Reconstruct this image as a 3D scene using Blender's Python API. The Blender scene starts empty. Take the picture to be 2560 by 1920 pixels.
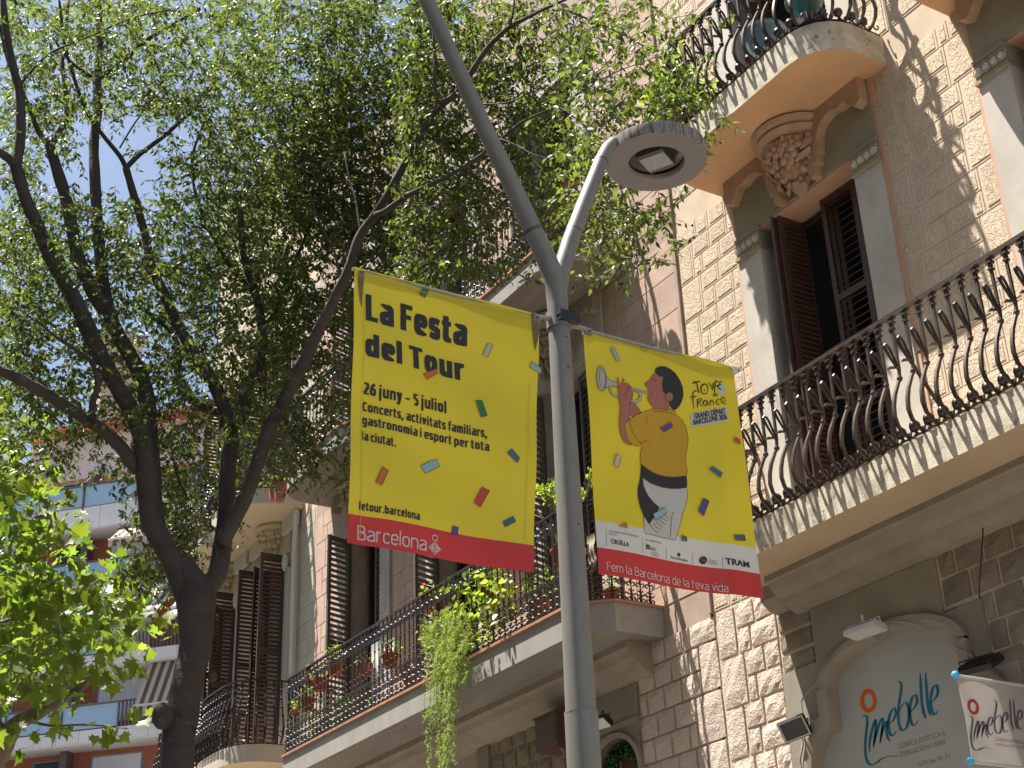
import bpy, bmesh, math, random
import numpy as np
from mathutils import Vector, Matrix, noise
random.seed(7); RNG = np.random.default_rng(11)
SC = bpy.context.scene; COL = SC.collection
PI = math.pi
# ------------------------------------------------------------ camera
YAW, PITCH, ROLL = math.radians(57.914), math.radians(26.606), math.radians(-2.329)
CAMP = np.array([0.0, 0.0, 1.6])
_f = np.array([-math.sin(YAW)*math.cos(PITCH), math.cos(YAW)*math.cos(PITCH), math.sin(PITCH)])
_r0 = np.array([math.cos(YAW), math.sin(YAW), 0.0]); _u0 = np.cross(_r0, _f)
_r = math.cos(ROLL)*_r0 + math.sin(ROLL)*_u0; _u = -math.sin(ROLL)*_r0 + math.cos(ROLL)*_u0
FPX = 3697.8
cd = bpy.data.cameras.new('camera'); cam = bpy.data.objects.new('camera', cd); COL.objects.link(cam)
m = Matrix.Identity(4)
for i in range(3):
    m[i][0], m[i][1], m[i][2], m[i][3] = _r[i], _u[i], -_f[i], CAMP[i]
cam.matrix_world = m
cd.sensor_width = 36.0; cd.lens = 36.0*FPX/2560.0; cd.clip_start = 0.1; cd.clip_end = 2000.0
SC.camera = cam
# ------------------------------------------------------------ light
SUNV = Vector((-0.95, -1.0, 3.67)).normalized()
world = bpy.data.worlds.new('World'); SC.world = world; world.use_nodes = True
nt = world.node_tree; nt.nodes.clear()
sky = nt.nodes.new('ShaderNodeTexSky'); sky.sky_type = 'NISHITA'; sky.sun_disc = False
sky.sun_elevation = math.asin(SUNV.z); sky.sun_rotation = math.atan2(SUNV.x, SUNV.y)
sky.air_density = 1.3; sky.dust_density = 3.0; sky.ozone_density = 2.0
bg = nt.nodes.new('ShaderNodeBackground'); bg.inputs["Strength"].default_value = 0.058
wo = nt.nodes.new('ShaderNodeOutputWorld')
nt.links.new(sky.outputs[0], bg.inputs[0]); nt.links.new(bg.outputs[0], wo.inputs[0])
sd = bpy.data.lights.new('sun', 'SUN'); sd.energy = 5.0; sd.angle = math.radians(0.53); sd.color = (1.0, 0.94, 0.85)
so = bpy.data.objects.new('sun', sd); COL.objects.link(so); so.location = (-5, -5, 30)
so.rotation_euler = SUNV.to_track_quat('Z', 'Y').to_euler()
SC.view_settings.view_transform = 'Standard'; SC.view_settings.look = 'None'
SC.view_settings.exposure = 1.48; SC.view_settings.gamma = 1.0; SC.view_settings.use_curve_mapping = False
SC.render.film_transparent = False
SC.cycles.max_bounces = 7; SC.cycles.transparent_max_bounces = 6; SC.cycles.diffuse_bounces = 4
SC.cycles.caustics_reflective = False; SC.cycles.caustics_refractive = False

# ------------------------------------------------------------ surveying: a pixel of the photo met with a plane of the street
def _ray(x, y):
    d = _f*FPX + _r*(x-1280.0) - _u*(y-960.0); return d/np.linalg.norm(d)
def onX(x, y, X): d = _ray(x, y); return CAMP + d*((X-CAMP[0])/d[0])
def onY(x, y, Y): d = _ray(x, y); return CAMP + d*((Y-CAMP[1])/d[1])
def onZ(x, y, Z): d = _ray(x, y); return CAMP + d*((Z-CAMP[2])/d[2])
def onD(x, y, D): d = _ray(x, y); return CAMP + d*(D/math.hypot(d[0], d[1]))

# ------------------------------------------------------------ materials
MATS = {}
def mat(name, col, rough=0.75, var=0.0, vscale=2.0, bump=0.0, bscale=30.0, bdist=0.01, metal=0.0, col2=None,
        stain=None, rand=0.0, spec=0.5, kind=None, trans=None, distort=0.0, stretch=None, isl=0.0):
    if name in MATS: return MATS[name]
    m = bpy.data.materials.new(name); m.use_nodes = True; nt = m.node_tree; N = nt.nodes; L = nt.links
    b = N['Principled BSDF']; out = N['Material Output']
    b.inputs['Roughness'].default_value = rough; b.inputs['Metallic'].default_value = metal
    b.inputs['Specular IOR Level'].default_value = spec
    geo = N.new('ShaderNodeNewGeometry')
    pos = geo.outputs['Position']
    if stretch:
        mp = N.new('ShaderNodeMapping'); mp.inputs['Scale'].default_value = stretch
        L.new(pos, mp.inputs['Vector']); pos = mp.outputs['Vector']
    c = N.new('ShaderNodeRGB'); c.outputs[0].default_value = (*col, 1); cur = c.outputs[0]
    def mixin(cur, fac, colr, mode='MIX'):
        mx = N.new('ShaderNodeMix'); mx.data_type = 'RGBA'; mx.blend_type = mode
        L.new(fac, mx.inputs['Factor']); L.new(cur, mx.inputs['A'])
        if isinstance(colr, tuple): mx.inputs['B'].default_value = (*colr, 1)
        else: L.new(colr, mx.inputs['B'])
        return mx.outputs['Result']
    if var > 0 or col2:
        n = N.new('ShaderNodeTexNoise'); n.inputs['Scale'].default_value = vscale; n.inputs['Detail'].default_value = 6
        n.inputs['Roughness'].default_value = 0.62
        L.new(pos, n.inputs['Vector'])
        mr = N.new('ShaderNodeMapRange'); mr.inputs['From Min'].default_value = 0.35; mr.inputs['From Max'].default_value = 0.68
        L.new(n.outputs['Fac'], mr.inputs['Value'])
        c2 = col2 if col2 else tuple(x*(1-var) for x in col)
        cur = mixin(cur, mr.outputs['Result'], c2)
    if stain:
        sc, th, colr, amt = stain
        n = N.new('ShaderNodeTexNoise'); n.inputs['Scale'].default_value = sc; n.inputs['Detail'].default_value = 8
        n.inputs['Roughness'].default_value = 0.7
        L.new(pos, n.inputs['Vector'])
        mr = N.new('ShaderNodeMapRange'); mr.inputs['From Min'].default_value = th; mr.inputs['From Max'].default_value = th+0.09
        mr.inputs['To Max'].default_value = amt
        L.new(n.outputs['Fac'], mr.inputs['Value'])
        cur = mixin(cur, mr.outputs['Result'], colr)
    if rand > 0 or isl > 0:
        if rand > 0:
            oi = N.new('ShaderNodeObjectInfo'); src = oi.outputs['Random']; r_ = rand
        else:
            src = geo.outputs['Random Per Island']; r_ = isl
        mr = N.new('ShaderNodeMapRange'); mr.inputs['To Min'].default_value = 1-r_; mr.inputs['To Max'].default_value = 1+r_
        L.new(src, mr.inputs['Value'])
        hs = N.new('ShaderNodeHueSaturation'); L.new(cur, hs.inputs['Color']); L.new(mr.outputs['Result'], hs.inputs['Value'])
        if isl > 0:
            wn = N.new('ShaderNodeMath'); wn.operation = 'MULTIPLY_ADD'; wn.inputs[1].default_value = 0.04; wn.inputs[2].default_value = 0.48
            fr = N.new('ShaderNodeMath'); fr.operation = 'FRACT'; m7 = N.new('ShaderNodeMath'); m7.operation = 'MULTIPLY'; m7.inputs[1].default_value = 17.3
            L.new(src, m7.inputs[0]); L.new(m7.outputs[0], fr.inputs[0]); L.new(fr.outputs[0], wn.inputs[0]); L.new(wn.outputs[0], hs.inputs['Hue'])
        cur = hs.outputs['Color']
    L.new(cur, b.inputs['Base Color'])
    if bump > 0:
        n = N.new('ShaderNodeTexNoise'); n.inputs['Scale'].default_value = bscale; n.inputs['Detail'].default_value = 4
        n.inputs['Distortion'].default_value = distort
        L.new(pos, n.inputs['Vector'])
        bp = N.new('ShaderNodeBump'); bp.inputs['Strength'].default_value = bump; bp.inputs['Distance'].default_value = bdist
        hsrc = n.outputs['Fac']
        if kind == 'worm':
            mr = N.new('ShaderNodeMapRange'); mr.interpolation_type = 'SMOOTHSTEP'
            mr.inputs['From Min'].default_value = 0.44; mr.inputs['From Max'].default_value = 0.56
            L.new(n.outputs['Fac'], mr.inputs['Value']); hsrc = mr.outputs['Result']
        L.new(hsrc, bp.inputs['Height']); L.new(bp.outputs[0], b.inputs['Normal'])
    if trans:
        tcol, amt = trans
        tb = N.new('ShaderNodeBsdfTranslucent')
        if isl > 0:
            h2 = N.new('ShaderNodeHueSaturation'); h2.inputs['Color'].default_value = (*tcol, 1)
            L.new(mr.outputs['Result'], h2.inputs['Value']); L.new(wn.outputs[0], h2.inputs['Hue']); L.new(h2.outputs[0], tb.inputs['Color'])
        elif isinstance(tcol, str): L.new(cur, tb.inputs['Color'])
        else: tb.inputs['Color'].default_value = (*tcol, 1)
        ms = N.new('ShaderNodeMixShader'); ms.inputs[0].default_value = amt
        L.new(b.outputs[0], ms.inputs[1]); L.new(tb.outputs[0], ms.inputs[2]); L.new(ms.outputs[0], out.inputs['Surface'])
    MATS[name] = m
    return m

M_stoneR = mat('warm_stucco_stone', (.66,.53,.385), .9, .12, 2.3, 1.0, 25, .0085, rand=.07, distort=1.2, kind='worm', stain=(3.0,.62,(.36,.28,.2),.5))
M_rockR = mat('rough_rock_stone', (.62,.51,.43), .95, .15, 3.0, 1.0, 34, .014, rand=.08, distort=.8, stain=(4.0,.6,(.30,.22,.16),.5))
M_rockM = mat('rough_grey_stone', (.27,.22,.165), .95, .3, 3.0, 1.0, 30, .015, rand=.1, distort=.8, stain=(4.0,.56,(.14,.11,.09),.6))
M_pinkM = mat('pink_smooth_stone', (.54,.39,.31), .9, .22, 3.0, .55, 45, .006, rand=.08, stain=(5.0,.6,(.36,.27,.22),.5))
M_greenC = mat('cream_block_stone', (.50,.46,.36), .9, .12, 3.0, .3, 50, .004, rand=.04)
M_jointR = mat('stucco_joint', (.66,.53,.395), .95, .2, 3.0, .3, 60, .004)
M_jointM = mat('pink_joint', (.44,.33,.27), .95, .25, 3.0, .3, 60, .004)
M_plaster = mat('pilaster_plaster', (.56,.51,.44), .85, .2, 2.2, .25, 40, .004, stain=(2.5,.58,(.40,.37,.32),.55))
M_plasterM = mat('grey_plaster', (.50,.46,.42), .85, .3, 2.0, .25, 40, .004, stain=(2.5,.55,(.30,.27,.25),.6))
M_green = mat('olive_plaster', (.33,.29,.20), .9, .25, 1.8, .25, 30, .004, stain=(1.7,.6,(.24,.22,.14),.5))
M_orange = mat('orange_soffit_paint', (.66,.40,.22), .85, .13, 1.6, .15, 60, .003, stain=(2.2,.66,(.40,.24,.15),.4))
M_pinkrev = mat('pink_reveal_paint', (.60,.36,.25), .85, .12, 2.0, .1, 60, .003)
M_carve = mat('carved_terracotta', (.48,.31,.205), .85, .2, 9.0, .3, 80, .004, stain=(6,.6,(.25,.17,.12),.6))
M_beige = mat('beige_soffit_paint', (.50,.38,.24), .9, .15, 1.2, .1, 60, .003)
M_slabR = mat('weathered_slab_edge', (.64,.56,.44), .95, .35, 7.0, .6, 60, .006, stain=(9,.565,(.12,.11,.09),.75))
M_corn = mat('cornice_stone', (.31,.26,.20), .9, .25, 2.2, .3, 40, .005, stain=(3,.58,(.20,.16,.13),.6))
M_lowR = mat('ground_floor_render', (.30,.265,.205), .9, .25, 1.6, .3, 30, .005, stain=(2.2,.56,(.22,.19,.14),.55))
M_archR = mat('arch_moulding', (.36,.30,.24), .85, .2, 3.0, .2, 40, .004)
M_concrete = mat('grey_concrete', (.33,.31,.28), .85, .2, 3.0, .2, 50, .004, stain=(2.5,.6,(.22,.20,.18),.5), stretch=(1,1,.5))
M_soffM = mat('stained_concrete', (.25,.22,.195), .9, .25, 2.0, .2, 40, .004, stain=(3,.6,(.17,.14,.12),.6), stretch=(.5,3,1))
M_tile = mat('terracotta_edge', (.46,.22,.13), .7, .3, 8)
M_iron = mat('black_iron', (.035,.032,.032), .38, .3, 20, .2, 90, .002, metal=.35)
M_ironB = mat('bronze_iron', (.055,.046,.043), .40, .4, 18, .3, 90, .002, metal=.45, col2=(.09,.065,.05))
M_shut = mat('brown_shutter_paint', (.085,.045,.035), .45, .25, 6, .2, 70, .002)
M_shutR = mat('red_brown_shutter_paint', (.085,.040,.032), .5, .25, 6, .2, 70, .002)
M_shutG = mat('grey_shutter_paint', (.15,.135,.12), .5, .25, 6)
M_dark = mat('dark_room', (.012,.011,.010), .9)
M_glass = mat('window_glass', (.015,.017,.02), .12, spec=.35)
M_galv = mat('galvanised_steel', (.225,.22,.195), .5, .18, 14, .12, 60, .001, metal=.15, stain=(5,.62,(.30,.32,.31),.5), stretch=(1,1,.35))
M_galvd = mat('steel_seam', (.10,.10,.10), .5, metal=.4)
M_lampund = mat('lamp_underside', (.21,.19,.175), .5, .06, 4)
M_lamprim = mat('streaked_lamp_rim', (.25,.23,.21), .5, stain=(16,.50,(.035,.03,.028),.9), stretch=(5,5,.10))
M_lamprec = mat('lamp_recess_metal', (.13,.13,.12), .3, .1, 5, metal=.5)
M_lampglass = mat('lamp_panel_glass', (.34,.34,.35), .25, .25, 40)
M_yel = mat('yellow_banner_fabric', (.56,.47,.020), .55, .07, 1.6, .35, 3.5, .03, trans=((.60,.48,.02), .14))
M_yel2 = mat('yellow_banner_fabric_folded', (.66,.56,.012), .55, .05, 2.5, trans=((.82,.70,.01), .42))
M_red = mat('print_red', (.42,.030,.028), .55, trans=((.5,.03,.03), .12))
M_white = mat('print_white', (.54,.53,.50), .55, trans=((.5,.48,.45), .12))
M_black = mat('print_black', (.022,.020,.018), .5)
M_pale = mat('print_pale_letters', (.56,.50,.48), .55)
M_or = mat('print_orange', (.5,.15,.03), .55); M_blue = mat('print_blue', (.05,.12,.24), .55); M_lblue = mat('print_light_blue', (.25,.42,.45), .55)
M_grn = mat('print_green', (.02,.17,.06), .55); M_grey = mat('print_grey', (.46,.44,.36), .55); M_pur = mat('print_purple', (.08,.06,.22), .55)
M_dred = mat('print_dark_red', (.50,.05,.04), .55); M_slate = mat('print_slate', (.06,.10,.12), .55)
M_skin = mat('print_skin', (.36,.13,.09), .55); M_shirt = mat('print_amber', (.50,.29,.01), .55); M_line = mat('print_outline', (.16,.09,.01), .55)
M_silver = mat('print_silver', (.40,.39,.36), .55)
M_gold = mat('print_gold', (.55,.42,.05), .55)
M_bark = mat('hackberry_bark', (.070,.060,.052), .9, .4, 3.0, .8, 14, .012, stain=(5,.60,(.17,.155,.14),.5), stretch=(1,1,1.8))
M_bark2 = mat('plane_bark', (.20,.17,.13), .9, .3, 3, .5, 20, .01)
M_leaf = mat('hackberry_leaf', (.046,.064,.022), .46, isl=.55, trans=((.20,.28,.035), .37), spec=.45)
M_leaf2 = mat('plane_leaf', (.06,.115,.02), .45, isl=.42, trans=((.30,.45,.035), .44), spec=.5)
M_leafY = mat('yellow_green_leaf', (.18,.27,.03), .45, isl=.35, trans=((.42,.56,.05), .42))
M_leafG = mat('pot_plant_leaf', (.10,.19,.04), .5, isl=.35, trans=((.35,.55,.06), .4))
M_fern = mat('feathery_fern', (.24,.34,.09), .55, isl=.35, trans=((.50,.62,.10), .4))
M_ivy = mat('ivy_leaf', (.035,.10,.02), .5, isl=.4)
M_stem = mat('plant_stem', (.16,.11,.07), .8)
M_terra = mat('terracotta_pot', (.38,.14,.085), .75, .2, 8); M_gpot = mat('green_plastic_pot', (.02,.13,.09), .35)
M_flower = mat('red_petal', (.75,.03,.04), .5); M_cloth = mat('white_cloth', (.75,.75,.76), .8, .05, 4, trans=((.7,.7,.7), .2))
M_reed = mat('reed_mat', (.42,.36,.25), .8, .3, 30)
M_sign = mat('pale_green_sign', (.48,.48,.455), .22, .10, 1.8, stain=(3.5,.62,(.44,.48,.43),.45))
M_teal = mat('logo_teal', (.012,.15,.24), .4); M_sor = mat('logo_orange', (.66,.13,.01), .4); M_sgrey = mat('logo_grey', (.24,.25,.23), .4)
M_sgrey2 = mat('logo_dark_grey', (.10,.10,.14), .4)
M_roll = mat('grey_white_fabric', (.50,.45,.41), .7, .05, 3, trans=((.6,.55,.5), .25))
M_cap = mat('sky_blue_plastic', (.10,.50,.75), .3, trans=((.3,.75,1.0), .3))
M_lampw = mat('white_lamp_housing', (.60,.59,.57), .4); M_lampb = mat('black_lamp_housing', (.02,.02,.02), .45)
M_cable = mat('grey_cable', (.34,.30,.25), .6); M_cableb = mat('black_cable', (.03,.025,.02), .5)
M_brown = mat('brown_sheet_metal', (.10,.045,.03), .5, .2, 5)
M_brick = mat('red_brick', (.42,.14,.09), .9, .25, 8, .3, 60, .006, stretch=(1,1,8))
M_band = mat('white_cladding', (.66,.66,.67), .5, .05, 1, rand=.04); M_bandj = mat('cladding_joint', (.25,.25,.27), .8)
M_mglass = mat('blue_balcony_glass', (.30,.46,.60), .15, .1, .4, spec=.8)
M_mrail = mat('plum_railing', (.12,.08,.09), .5); M_awnW = mat('awning_white', (.72,.70,.68), .8, trans=((.7,.68,.64), .35)); M_awnB = mat('awning_navy', (.06,.055,.10), .8)
M_blind = mat('roller_blind', (.62,.64,.68), .6); M_roof = mat('clay_roof', (.55,.22,.13), .85, .3, 1)
M_towr = mat('grey_tower', (.42,.40,.40), .9, .1, .3)
M_creamW = mat('cream_wall', (.62,.52,.36), .9, .08, 1.0); M_creamS = mat('cream_soffit', (.66,.53,.37), .9, .05, 1.0)
M_creamB = mat('taupe_band', (.50,.44,.36), .85, .06, 2); M_creamP = mat('white_pilaster', (.66,.64,.58), .8, .06, 2)
M_road = mat('asphalt', (.055,.055,.057), .9, .2, 3, .3, 80, .004); M_pave = mat('paving', (.30,.28,.25), .85, .15, 3, .2, 40, .003)
M_opp = mat('opposite_facade', (.30,.26,.21), .9, .15, 1)

# ------------------------------------------------------------ object helpers
WORLD = {}
def link(name, data, loc=(0,0,0), parent=None, rot=None):
    o = bpy.data.objects.new(name, data); COL.objects.link(o)
    o.location = loc
    w = Matrix.Translation(loc)
    if rot is not None:
        o.rotation_euler = rot; w = w @ o.rotation_euler.to_matrix().to_4x4()
    WORLD[o.as_pointer()] = w
    if parent is not None:
        o.parent = parent; o.matrix_parent_inverse = WORLD[parent.as_pointer()].inverted()
    return o
def tag(o, label=None, cat=None, group=None, kind=None):
    if label: o['label'] = label
    if cat: o['category'] = cat
    if group: o['group'] = group
    if kind: o['kind'] = kind
    return o
def thing(name, label, cat, loc, group=None):
    o = link(name, None, loc); o.empty_display_size = .3
    return tag(o, label, cat, group)
class MB:
    def __init__(s): s.v = []; s.f = []; s.mi = []; s.cm = 0
    def add(s, vs, fs):
        n = len(s.v); s.v.extend([tuple(map(float, p)) for p in vs]); s.f.extend([tuple(i+n for i in f) for f in fs]); s.mi.extend([s.cm]*len(fs)); return s
    def box(s, x0, x1, y0, y1, z0, z1):
        v = [(x0,y0,z0),(x1,y0,z0),(x1,y1,z0),(x0,y1,z0),(x0,y0,z1),(x1,y0,z1),(x1,y1,z1),(x0,y1,z1)]
        return s.add(v, [(0,3,2,1),(4,5,6,7),(0,1,5,4),(1,2,6,5),(2,3,7,6),(3,0,4,7)])
    def prism(s, pts, a, b, axis='z'):
        # pts 2D loop extruded from a to b along axis ('z': xy loop, 'y': xz loop, 'x': yz loop)
        n = len(pts)
        def P(p, t): return (p[0],p[1],t) if axis == 'z' else ((p[0],t,p[1]) if axis == 'y' else (t,p[0],p[1]))
        v = [P(p,a) for p in pts]+[P(p,b) for p in pts]
        f = [tuple(range(n))[::-1], tuple(range(n,2*n))]+[(i,(i+1)%n,n+(i+1)%n,n+i) for i in range(n)]
        return s.add(v, f)
    def tube(s, pts, r, k=6, cap=True, sq=False):
        pts = [Vector(p) for p in pts]; n = len(pts)
        rs = r if isinstance(r, (list, tuple)) else [r]*n
        V = []; up = None
        for i, p in enumerate(pts):
            t = (pts[min(i+1,n-1)]-pts[max(i-1,0)])
            if t.length < 1e-9: t = Vector((0,0,1))
            t.normalize()
            if up is None:
                up = Vector((0,0,1)) if abs(t.z) < .9 else Vector((1,0,0))
            a = t.cross(up)
            if a.length < 1e-4: a = t.cross(Vector((0.3,1,0.2)))
            a.normalize(); b = a.cross(t).normalized(); up = b
            for j in range(k):
                an = 2*PI*(j+(.5 if k == 4 else 0))/k
                V.append(p+(a*math.cos(an)+b*math.sin(an))*rs[i])
        F = []
        for i in range(n-1):
            for j in range(k):
                F.append((i*k+j, i*k+(j+1)%k, (i+1)*k+(j+1)%k, (i+1)*k+j))
        if cap: F.append(tuple(range(k))[::-1]); F.append(tuple((n-1)*k+j for j in range(k)))
        return s.add(V, F)
    def lathe(s, prof, c=(0,0,0), k=12, a0=0, a1=2*PI, axis='z'):
        full = abs(a1-a0-2*PI) < 1e-6; kk = k if full else k+1
        V = []
        for (r, z) in prof:
            for j in range(kk):
                a = a0+(a1-a0)*j/k
                x, y = r*math.cos(a), r*math.sin(a)
                if axis == 'z': V.append((c[0]+x, c[1]+y, c[2]+z))
                elif axis == 'y': V.append((c[0]+x, c[1]+z, c[2]+y))
                else: V.append((c[0]+z, c[1]+x, c[2]+y))
        F = []
        for i in range(len(prof)-1):
            for j in range(kk if full else kk-1):
                j2 = (j+1) % kk
                F.append((i*kk+j, i*kk+j2, (i+1)*kk+j2, (i+1)*kk+j))
        return s.add(V, F)
    def ball(s, c, r, k=8, sc=(1,1,1)):
        pr = [(math.sin(PI*i/6)*1.0, -math.cos(PI*i/6)) for i in range(7)]
        V = []; F = []
        for (a, z) in pr:
            for j in range(k):
                V.append((c[0]+r*sc[0]*a*math.cos(2*PI*j/k), c[1]+r*sc[1]*a*math.sin(2*PI*j/k), c[2]+r*sc[2]*z))
        for i in range(6):
            for j in range(k): F.append((i*k+j, i*k+(j+1)%k, (i+1)*k+(j+1)%k, (i+1)*k+j))
        return s.add(V, F)
    def mesh(s, name, mats, smooth=False):
        me = bpy.data.meshes.new(name); me.from_pydata(s.v, [], s.f)
        for m in (mats if isinstance(mats, (list, tuple)) else [mats]): me.materials.append(m)
        if any(s.mi): me.polygons.foreach_set('material_index', s.mi)
        if smooth:
            me.polygons.foreach_set('use_smooth', [True]*len(me.polygons))
            if smooth == 'auto': me.set_sharp_from_angle(angle=math.radians(40))
        me.update(); return me
    def build(s, name, mats, parent=None, smooth=False, loc=(0,0,0)):
        # vertices are in world coordinates; origin goes to loc
        if loc != (0,0,0): s.v = [(a-loc[0], b-loc[1], c-loc[2]) for a, b, c in s.v]
        return link(name, s.mesh(name, mats, smooth), loc, parent)
def arc(cx, cz, rx, rz, a0, a1, n):
    return [(cx+rx*math.cos(math.radians(a0+(a1-a0)*i/n)), cz+rz*math.sin(math.radians(a0+(a1-a0)*i/n))) for i in range(n+1)]
# ============================================================ GROUND AND STREET
b = MB(); b.box(-400, 400, -400, 400, -.30, -.154); tag(b.build('ground', M_pave), kind='structure')
b = MB(); b.box(-200, 60, -9.0, 2.9, -.15, -.12); tag(b.build('road', M_road), kind='structure')
b = MB(); b.box(-30, 30, 3.05, 9.0, -.15, 0.0); tag(b.build('pavement', M_pave), kind='structure')
b = MB(); b.box(-30, 30, 2.9, 3.05, -.15, 0.01); tag(b.build('kerb', M_concrete), kind='structure')
b = MB(); b.box(-30, 30, -12, -9.0, -.15, 0.0); tag(b.build('pavement', M_pave), kind='structure')

YF = 9.0
def wall_grid(bld, name, m, X0, X1, Z0, Z1, holes, y0=YF, y1=YF+.45):
    # the wall as boxes between the openings
    holes = [(a-.008, c+.008, d-.008, e+.008) for a, c, d, e in holes]
    xs = sorted({X0, X1, *[h[0] for h in holes], *[h[1] for h in holes]})
    b = MB()
    for i in range(len(xs)-1):
        xa, xb = xs[i], xs[i+1]; xm = (xa+xb)/2
        hz = sorted([(h[2], h[3]) for h in holes if h[0] < xm < h[1]])
        z = Z0
        for (a, c) in hz:
            if a > z: b.box(xa, xb, y0, y1, z, a)
            z = c
        if z < Z1: b.box(xa, xb, y0, y1, z, Z1)
    return b.build(name, m, bld)

BLK = {}
def block_mesh(w, h, ms, style):
    key = (round(w, 2), round(h, 2), ms[0].name, style)
    if key in BLK: return BLK[key]
    b = MB(); w2, h2 = w/2, h/2
    def ring(ins, y): return [(-w2+ins, y, -h2+ins), (w2-ins, y, -h2+ins), (w2-ins, y, h2-ins), (-w2+ins, y, h2-ins)]
    if style == 'panel':
        V = ring(.004, 0)+ring(.008, -.0045)+ring(.030, -.0045)+ring(.036, -.0095)
        b.add(V, [tuple((4*k+i, 4*k+(i+1)%4, 4*k+4+(i+1)%4, 4*k+4+i)[::1]) for k in range(2) for i in range(4)])
        b.cm = 1
        b.add(ring(.030, -.0045)+ring(.036, -.0095), [(i, (i+1)%4, 4+(i+1)%4, 4+i) for i in range(4)]+[(4,5,6,7)])
    elif style == 'smooth':
        V = ring(.003, 0)+ring(.007, -.005)
        b.add(V, [(i, (i+1)%4, 4+(i+1)%4, 4+i) for i in range(4)]+[(4,5,6,7)])
    else:   # rock faced: an uneven cushion
        rr = random.Random(hash((round(w,2), round(h,2), style)) & 999)
        nx, nz = (4 if w > .3 else 3), (4 if h > .3 else 3)
        V = []; idx = {}
        for j in range(nz+1):
            for i in range(nx+1):
                e = i in (0, nx) or j in (0, nz)
                x = -w2+.016+(w-.032)*i/nx; z = -h2+.016+(h-.032)*j/nz
                y = -.010-rr.random()*.006 if e else -.017-rr.random()*.012
                if not e: x += rr.uniform(-.012, .012); z += rr.uniform(-.012, .012)
                else: x += rr.uniform(-.005, .005); z += rr.uniform(-.006, .006)
                idx[(i, j)] = len(V); V.append((x, y, z))
        F = [(idx[(i,j)], idx[(i+1,j)], idx[(i+1,j+1)], idx[(i,j+1)]) for j in range(nz) for i in range(nx)]
        base = ring(.012, 0); n = len(V); V += base
        loops = [[idx[(i,0)] for i in range(nx+1)], [idx[(nx,j)] for j in range(nz+1)], [idx[(i,nz)] for i in range(nx,-1,-1)], [idx[(0,j)] for j in range(nz,-1,-1)]]
        for q, lp in enumerate(loops):
            for a, c in zip(lp[:-1], lp[1:]):
                pass
            F.append(tuple([n+q, n+(q+1)%4]+lp[::-1]))
        b.add(V, F)
    me = b.mesh('stone_block', ms)
    BLK[key] = me
    return me
def seen(p):
    d = np.array(p)-CAMP; z = d@_f
    if z < .5: return -1
    x = 1280+FPX*(d@_r)/z; y = 960-FPX*(d@_u)/z
    return 1/z if (-60 < x < 2620 and -60 < y < 1980) else -1/z
def lay_blocks(bld, parent, rects, label=None, limit=295):
    # rects: (x0,x1,z0,z1, mats, style)
    rects = sorted(rects, key=lambda q: -seen(((q[0]+q[1])/2, YF, (q[2]+q[3])/2)))
    rest = {}
    for k, (x0, x1, z0, z1, ms, st) in enumerate(rects):
        me = block_mesh(x1-x0, z1-z0, ms, st); loc = ((x0+x1)/2, YF-.001, (z0+z1)/2)
        if k < limit: link('stone_block', me, loc, parent)
        else: rest.setdefault(tuple(m.name for m in ms), []).append((me, loc))
    if rest:
        for nm, lst in rest.items():
            b = MB()
            for me, loc in lst:
                n0 = len(b.f); vs = [(v.co.x+loc[0], v.co.y+loc[1], v.co.z+loc[2]) for v in me.vertices]
                fs = [tuple(p.vertices) for p in me.polygons]; b.add(vs, fs)
                for q, p in enumerate(me.polygons): b.mi[n0+q] = p.material_index
            tag(b.build('stone_blocks_beyond', [MATS[x] for x in nm], bld), kind='stuff')

def course_fill(x0, x1, z0, z1, bw, off):
    # one course of blocks between x0 and x1
    out = []; x = x0; first = bw*off
    w = first if first > .09 else bw
    while x < x1-.02:
        e = min(x+w, x1)
        if x1-e < .10: e = x1
        out.append((x, e, z0, z1)); x = e; w = bw
    return out
def ashlar(x0, x1, z0, z1, ch, bw, tl, tr, phase=0):
    # stretch of wall between two openings: tall end stones left/right, staggered courses between
    out = []; n = int(round((z1-z0)/ch)); ch = (z1-z0)/n
    L = [x0]*n; R_ = [x1]*n
    for k in range(0, n, 2):
        w = tl[(k//2+phase) % 2]; w2 = tr[(k//2+phase) % 2]; h = 2 if k+1 < n else 1
        if w: out.append((x0, x0+w, z0+k*ch, z0+(k+h)*ch))
        if w2: out.append((x1-w2, x1, z0+k*ch, z0+(k+h)*ch))
        for q in range(h): L[k+q] = x0+w; R_[k+q] = x1-w2
    for k in range(n):
        out += course_fill(L[k], R_[k], z0+k*ch, z0+(k+1)*ch, bw, (.5, 1.0, .72, .3)[k % 4])
    return out

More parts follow.
